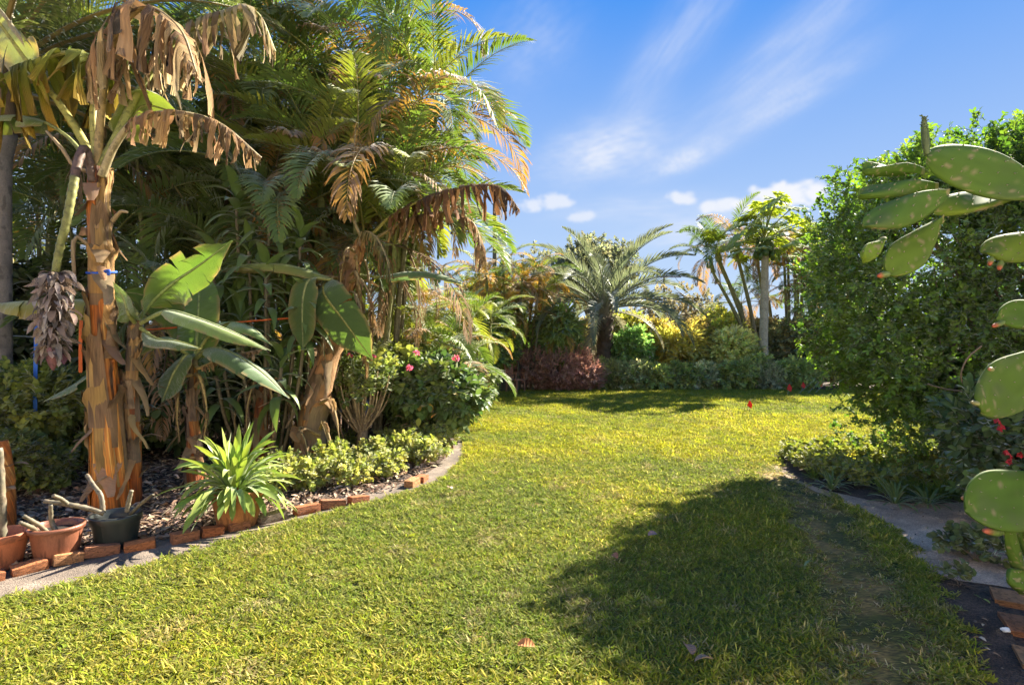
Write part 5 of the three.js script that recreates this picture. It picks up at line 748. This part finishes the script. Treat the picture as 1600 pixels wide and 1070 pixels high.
{ // red flowering plant between shrub and cactus
  reseed(303); const d = 4.6, o = [P(1590, 0, d)[0], 0, -d], t = shrub('red_flowering_plant', 'dark leafy plant with small red flowers behind the prickly pear', 'shrub', o, { w: .9, h: 1.05, n: 420, kind: 'medium', tint: [.05, .11, .02], tint2: [.10, .17, .03], lobes: 6, stemR: .012, low: .1, stemC: [.25, .2, .12] });
  for (const [px, py] of [[1560, 658], [1562, 670], [1566, 668], [1574, 708], [1580, 716], [1595, 711], [1578, 722]]) { const g = new Geo(); for (let k = 0; k < 14; k++) leaf(g, mul(rdir(), .006), rdir(), rdir(), .026, .009, jitc([.62, .012, .03], .2), { seg: 3, drop: .2 }); mesh('flower', g, M.leaf, t).position.set(...sub(P(px, py, d - .35), o)); }
  shrub('weedy_plant', 'straggly green weed on the sand beside the prickly pear foot', 'plant', [P(1530, 0, 3.9)[0], 0, -3.9], { w: .4, h: .16, n: 42, kind: 'herb', tint: [.09, .13, .03], tint2: [.16, .20, .05], lobes: 6, stemR: .005, low: 0, stemC: [.2, .14, .09] });
  shrub('weedy_plant', 'low green weed where the sand meets the black soil', 'plant', [...P(1500, 0, 3.5).slice(0, 1), 0, -3.5], { w: .25, h: .06, n: 26, kind: 'herb', tint: [.10, .14, .03], tint2: [.18, .20, .06], lobes: 5, stemR: .004, low: 0, size: .8 });
}
{ // prickly pear: every pad its own piece
  reseed(304); const o = [2.75, 0, -2.75], t = thing('prickly_pear', 'tall prickly pear cactus leaning in from the picture edge', 'cactus', o);
  const pm = new THREE.MeshPhysicalMaterial({ color: 0xffffff, vertexColors: true, roughness: .75, specularIntensity: .4 });
  // a pad from its joint a to its tip b with half width w; flatness direction nor
  const pad = (a, b, w, nor, { th = .022, col = [.09, .16, .02], label, square = 0, spines = 26 } = {}) => {
    a = sub(a, o); b = sub(b, o); const ax = sub(b, a), L = len(ax), u = mul(ax, 1 / L), n = nrm(sub(nor, mul(u, dot(nor, u)))), s = cross(u, n), g = new Geo(), NU = 44, NV = 34, bend = rr(-.03, .03), ph = rr(0, 9);
    const at = (f, v, lift = 0) => { const c = Math.cos(v), q = Math.sin(v), g1 = f ** (1.5 - square * .35), prof = Math.sqrt(Math.max(0, 1 - (2 * g1 - 1) ** 2)) * (.66 + .34 * sm(0, .7, f)), ww = Math.max(.012, w * prof) * (1 + .03 * Math.sin(f * 11 + ph)), tt = (th * (1.25 - .35 * f) * Math.min(1, prof * 1.6) + lift) ; const sq = Math.sign(q) * Math.abs(q) ** .75, cq = Math.sign(c) * Math.abs(c) ** .9; return add(add(mad(a, u, f * L), mul(s, cq * ww)), mul(n, sq * tt + bend * Math.sin(f * 3) * L + .012 * Math.sin(c * 2 + f * 5 + ph))); };
    for (let i = 0; i <= NU; i++) for (let j = 0; j <= NV; j++) { const f = .5 - .5 * Math.cos(Math.PI * i / NU), v = j / NV * 6.2832, k = fbm(f * 4 + ph, j % NV * .5, 3); const sc = fbm(f * L * 60 + ph, Math.cos(v) * w * 60 + (v > 3.14 ? 40 : 0), 3), bl = fbm(f * L * 14 + ph * 3, Math.cos(v) * w * 14 + ph, 2); g.v(at(f, v), mixc(mixc(mul(mixc(col, [.10, .15, .035], sm(.45, .8, bl)), .68 + .36 * k), [.26, .21, .11], sm(.70, .78, sc) * .8), [.30, .24, .13], f < .06 ? .6 : 0), f * L, v * .1); }
    for (let i = 0; i < NU; i++) for (let j = 0; j < NV; j++) { const k = i * (NV + 1) + j; g.quad(k, k + NV + 1, k + NV + 2, k + 1); }
    const m = mesh('pad', g, pm, t); if (label) m.userData.label = label;
    if (spines) { const q = new Geo(); for (let k = 0; k < spines * 2; k++) { const f = .1 + .86 * ((k >> 1) + .5) / spines, v = (k & 1 ? 1 : -1) * (.35 + 2.44 * ((k >> 1) * .618 % 1)), p = at(f, v, .001), e = at(f, v, .05), d = nrm(sub(e, p)); tube(q, [mad(p, d, -.003), mad(p, d, .002)], .003, 5, [.22, .2, .11]); { const d2 = nrm(add(d, mul(rdir(), .6))); tube(q, [p, mad(p, d2, .010)], z => .0005, 3, [.45, .4, .28], { cap: false }); } } mesh('areoles', q, M.plain, m); }
    return m;
  };
  const bud = (a, b, r, c1 = [.16, .22, .05], c2 = [.55, .12, .05]) => { a = sub(a, o); b = sub(b, o); const g = new Geo(); tube(g, catmull([a, mul(add(a, b), .5), b], 8), s => r * Math.sin(Math.PI * (.2 + .68 * s)) + .001, 8, s => mixc(c1, c2, sm(.55, .95, s))); mesh('bud', g, M.stem, t); };
  const d = 2.35, N = [-.35, .1, .93];
  pad(P(1665, 312, d + .05), P(1446, 246, d), .115, [-.12, .35, .92], { label: 'largest pad, grey green, reaching over the others', spines: 34, square: .4 });
  pad(P(1640, 296, d + .22), P(1458, 328, d + .12), .07, [-.2, .75, .6], { col: [.15, .215, .025] });  // brighter colour paints in backlight glow, as on other rear pads below
  pad(P(1445, 268, d + .12), P(1348, 262, d + .2), .042, [-.1, .9, .45], { spines: 14 });
  pad(P(1468, 292, d + .08), P(1342, 304, d + .1), .06, [-.15, .7, .7], { spines: 16 });
  pad(P(1487, 300, d - .02), P(1352, 352, d - .05), .072, [-.25, .45, .85], { spines: 20, square: .7 });
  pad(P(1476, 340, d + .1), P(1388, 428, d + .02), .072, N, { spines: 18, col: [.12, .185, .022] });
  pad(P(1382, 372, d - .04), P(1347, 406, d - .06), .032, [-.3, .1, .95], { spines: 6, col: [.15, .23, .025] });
  bud(P(1390, 428, d), P(1372, 431, d), .014); bud(P(1449, 242, d), P(1444, 182, d), .014, [.10, .14, .04], [.12, .15, .05]);
  { const q = new Geo(), a = sub(P(1449, 242, d), o), b = sub(P(1444, 182, d), o); for (let k = 0; k < 60; k++) { const p = mad(a, sub(b, a), k / 60), e = rdir(); tube(q, [p, mad(p, [e[0], e[1] * .4 + .5, e[2]], .016)], .0025, 3, [.13, .16, .05], { cap: false }); } mesh('bud_scales', q, M.plain, t); }
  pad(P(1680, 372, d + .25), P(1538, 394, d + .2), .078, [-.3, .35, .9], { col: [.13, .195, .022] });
  bud(P(1550, 402, d + .18), P(1547, 414, d + .16), .012); bud(P(1565, 408, d + .18), P(1562, 421, d + .16), .012);
  pad(P(1680, 480, d + .25), P(1560, 498, d + .25), .075, [-.3, .3, .9], {}); bud(P(1570, 503, d + .24), P(1552, 510, d + .22), .012);
  pad(P(1650, 535, d + .3), P(1532, 642, d + .2), .115, N, { spines: 30, col: [.10, .165, .02] }); bud(P(1553, 578, d + .2), P(1545, 576, d + .2), .010, [.25, .25, .08], [.5, .2, .1]); bud(P(1534, 632, d + .2), P(1518, 628, d + .2), .011, [.3, .3, .1], [.35, .3, .12]); bud(P(1585, 640, d + .2), P(1590, 643, d + .2), .010, [.3, .3, .1], [.35, .3, .12]);
  const d2 = 2.85; pad(P(1680, 752, d2), P(1511, 798, d2 - .1), .15, [-.3, .35, .9], { spines: 34, square: .5 }); bud(P(1518, 776, d2), P(1503, 779, d2), .014, [.25, .28, .07], [.5, .22, .1]);
  pad(P(1608, 912, d2), P(1570, 812, d2 - .05), .032, [.85, .1, .5], { spines: 10 }); pad(P(1625, 915, d2 + .1), P(1600, 812, d2 + .05), .06, [.4, .1, .9], { spines: 14 }); pad(P(1600, 930, d2 - .05), P(1583, 890, d2 - .05), .05, [-.2, .2, .9], { spines: 8 });
  bud(P(1566, 832, d2 - .05), P(1538, 829, d2 - .08), .021, [.17, .26, .05], [.62, .16, .10]);
  // the older, corky stem just outside the frame that carries the pads
  const st = [[2.75, 0, -2.85], [2.72, .4, -2.83], [2.66, .8, -2.78], [2.6, 1.2, -2.72], [2.5, 1.6, -2.6], [2.4, 1.95, -2.5], [2.28, 2.15, -2.42]]; const g = new Geo(); tube(g, catmull(rel(o, st), 30), s => .085 * (1.1 - .55 * s) * (1 + .1 * Math.sin(s * 34)), 12, s => mixc([.22, .19, .12], [.16, .2, .06], s), { rough: .05 }); mesh('stem', g, M.stem, t);
  pad([2.55, 1.45, -2.62], [2.75, 1.85, -2.5], .12, N); pad([2.68, .85, -2.78], P(1660, 752, d2), .12, N); pad([2.75, .02, -2.85], [2.8, .5, -2.7], .14, N); pad([2.45, 1.9, -2.55], [2.62, 2.3, -2.5], .11, N); pad([2.72, .3, -2.83], P(1612, 915, d2 - .02), .07, N);
}
{ // flat bricks, a shell chip and the fallen leaves
  reseed(305); const t = thing('brick_edging', 'flat orange bricks bordering the black soil by the prickly pear', 'edging'), bm = [[.42, .19, .075], [.38, .15, .06], [.45, .23, .10]].map(c => std(c, { map: T.blotch, bumpMap: T.blotch, bumpScale: .01, roughness: .95 })), g = new THREE.BoxGeometry(1, 1, 1, 4, 1, 2); { const p = g.attributes.position; for (let k = 0; k < p.count; k++) { const c = (Math.abs(p.getX(k)) > .49) + (Math.abs(p.getY(k)) > .49) + (Math.abs(p.getZ(k)) > .49); if (c > 1) p.setXYZ(k, p.getX(k) * .975, p.getY(k) * .9, p.getZ(k) * .95); } g.computeVertexNormals(); }
  [[1568, 940], [1588, 985], [1612, 1040]].forEach(([px, py], k) => { const c = onGround(px, py), b = mesh('brick', g, bm[k % 3], t); b.position.set(c[0] + .06, .008, c[2]); b.rotation.set(rr(-.03, .03), 1.05 + rr(-.08, .08), rr(-.03, .03)); b.scale.set(.22, .05, .2); });
  { const c = onGround(1574, 990), q = new THREE.IcosahedronGeometry(.022, 2), p = q.attributes.position; for (let k = 0; k < p.count; k++) { const s = 1 + (fbm(p.getX(k) * 90 + 5, p.getY(k) * 90 + p.getZ(k) * 60, 2) - .5) * .8; p.setXYZ(k, p.getX(k) * s * 1.2, p.getY(k) * s * .45, p.getZ(k) * s); } q.computeVertexNormals(); tag(mesh('shell_fragment', q, std([.7, .7, .68])), 'white shell fragment on the black soil by the bricks', 'shell').position.set(c[0], .02, c[2]); }
  [['orange dry leaf lying on the sunny grass in front', 823, 1036, .085, [.44, .19, .08]], ['large brown curled leaf lying in front at the shadow edge', 1074, 1042, .10, [.30, .18, .12]], ['pale brown leaf at the very bottom of the lawn', 1100, 1062, .09, [.34, .22, .14]], ['reddish leaf lying at the tip of the shrub shadow', 962, 889, .075, [.32, .14, .08]], ['mauve grey leaf lying just inside the shrub shadow', 1020, 853, .085, [.26, .18, .18]], ['pale tan leaf lying on the sunny lawn by the bed', 702, 776, .09, [.48, .36, .27]], ['pale green long leaf lying in the shaded grass', 1265, 902, .12, [.24, .30, .12]]].forEach(([label, px, py, L, c], k) => { const p = onGround(px, py), gg = new Geo(); leaf(gg, [-L / 2, .015, 0], [1, .35, .1], [0, 1, .3], L, L * (k == 6 ? .12 : .3), c, { seg: 7, drop: .9, fold: .45, tip: mul(c, 1.15) }); const o2 = tag(mesh('fallen_leaf', gg, M.dry), label, 'leaf', 'fallen leaves on the lawn'); o2.position.set(p[0], .07, p[2]); o2.rotation.y = k * 1.7; });
}
console.log('built', scene.children.length);
renderer.render(scene, camera);
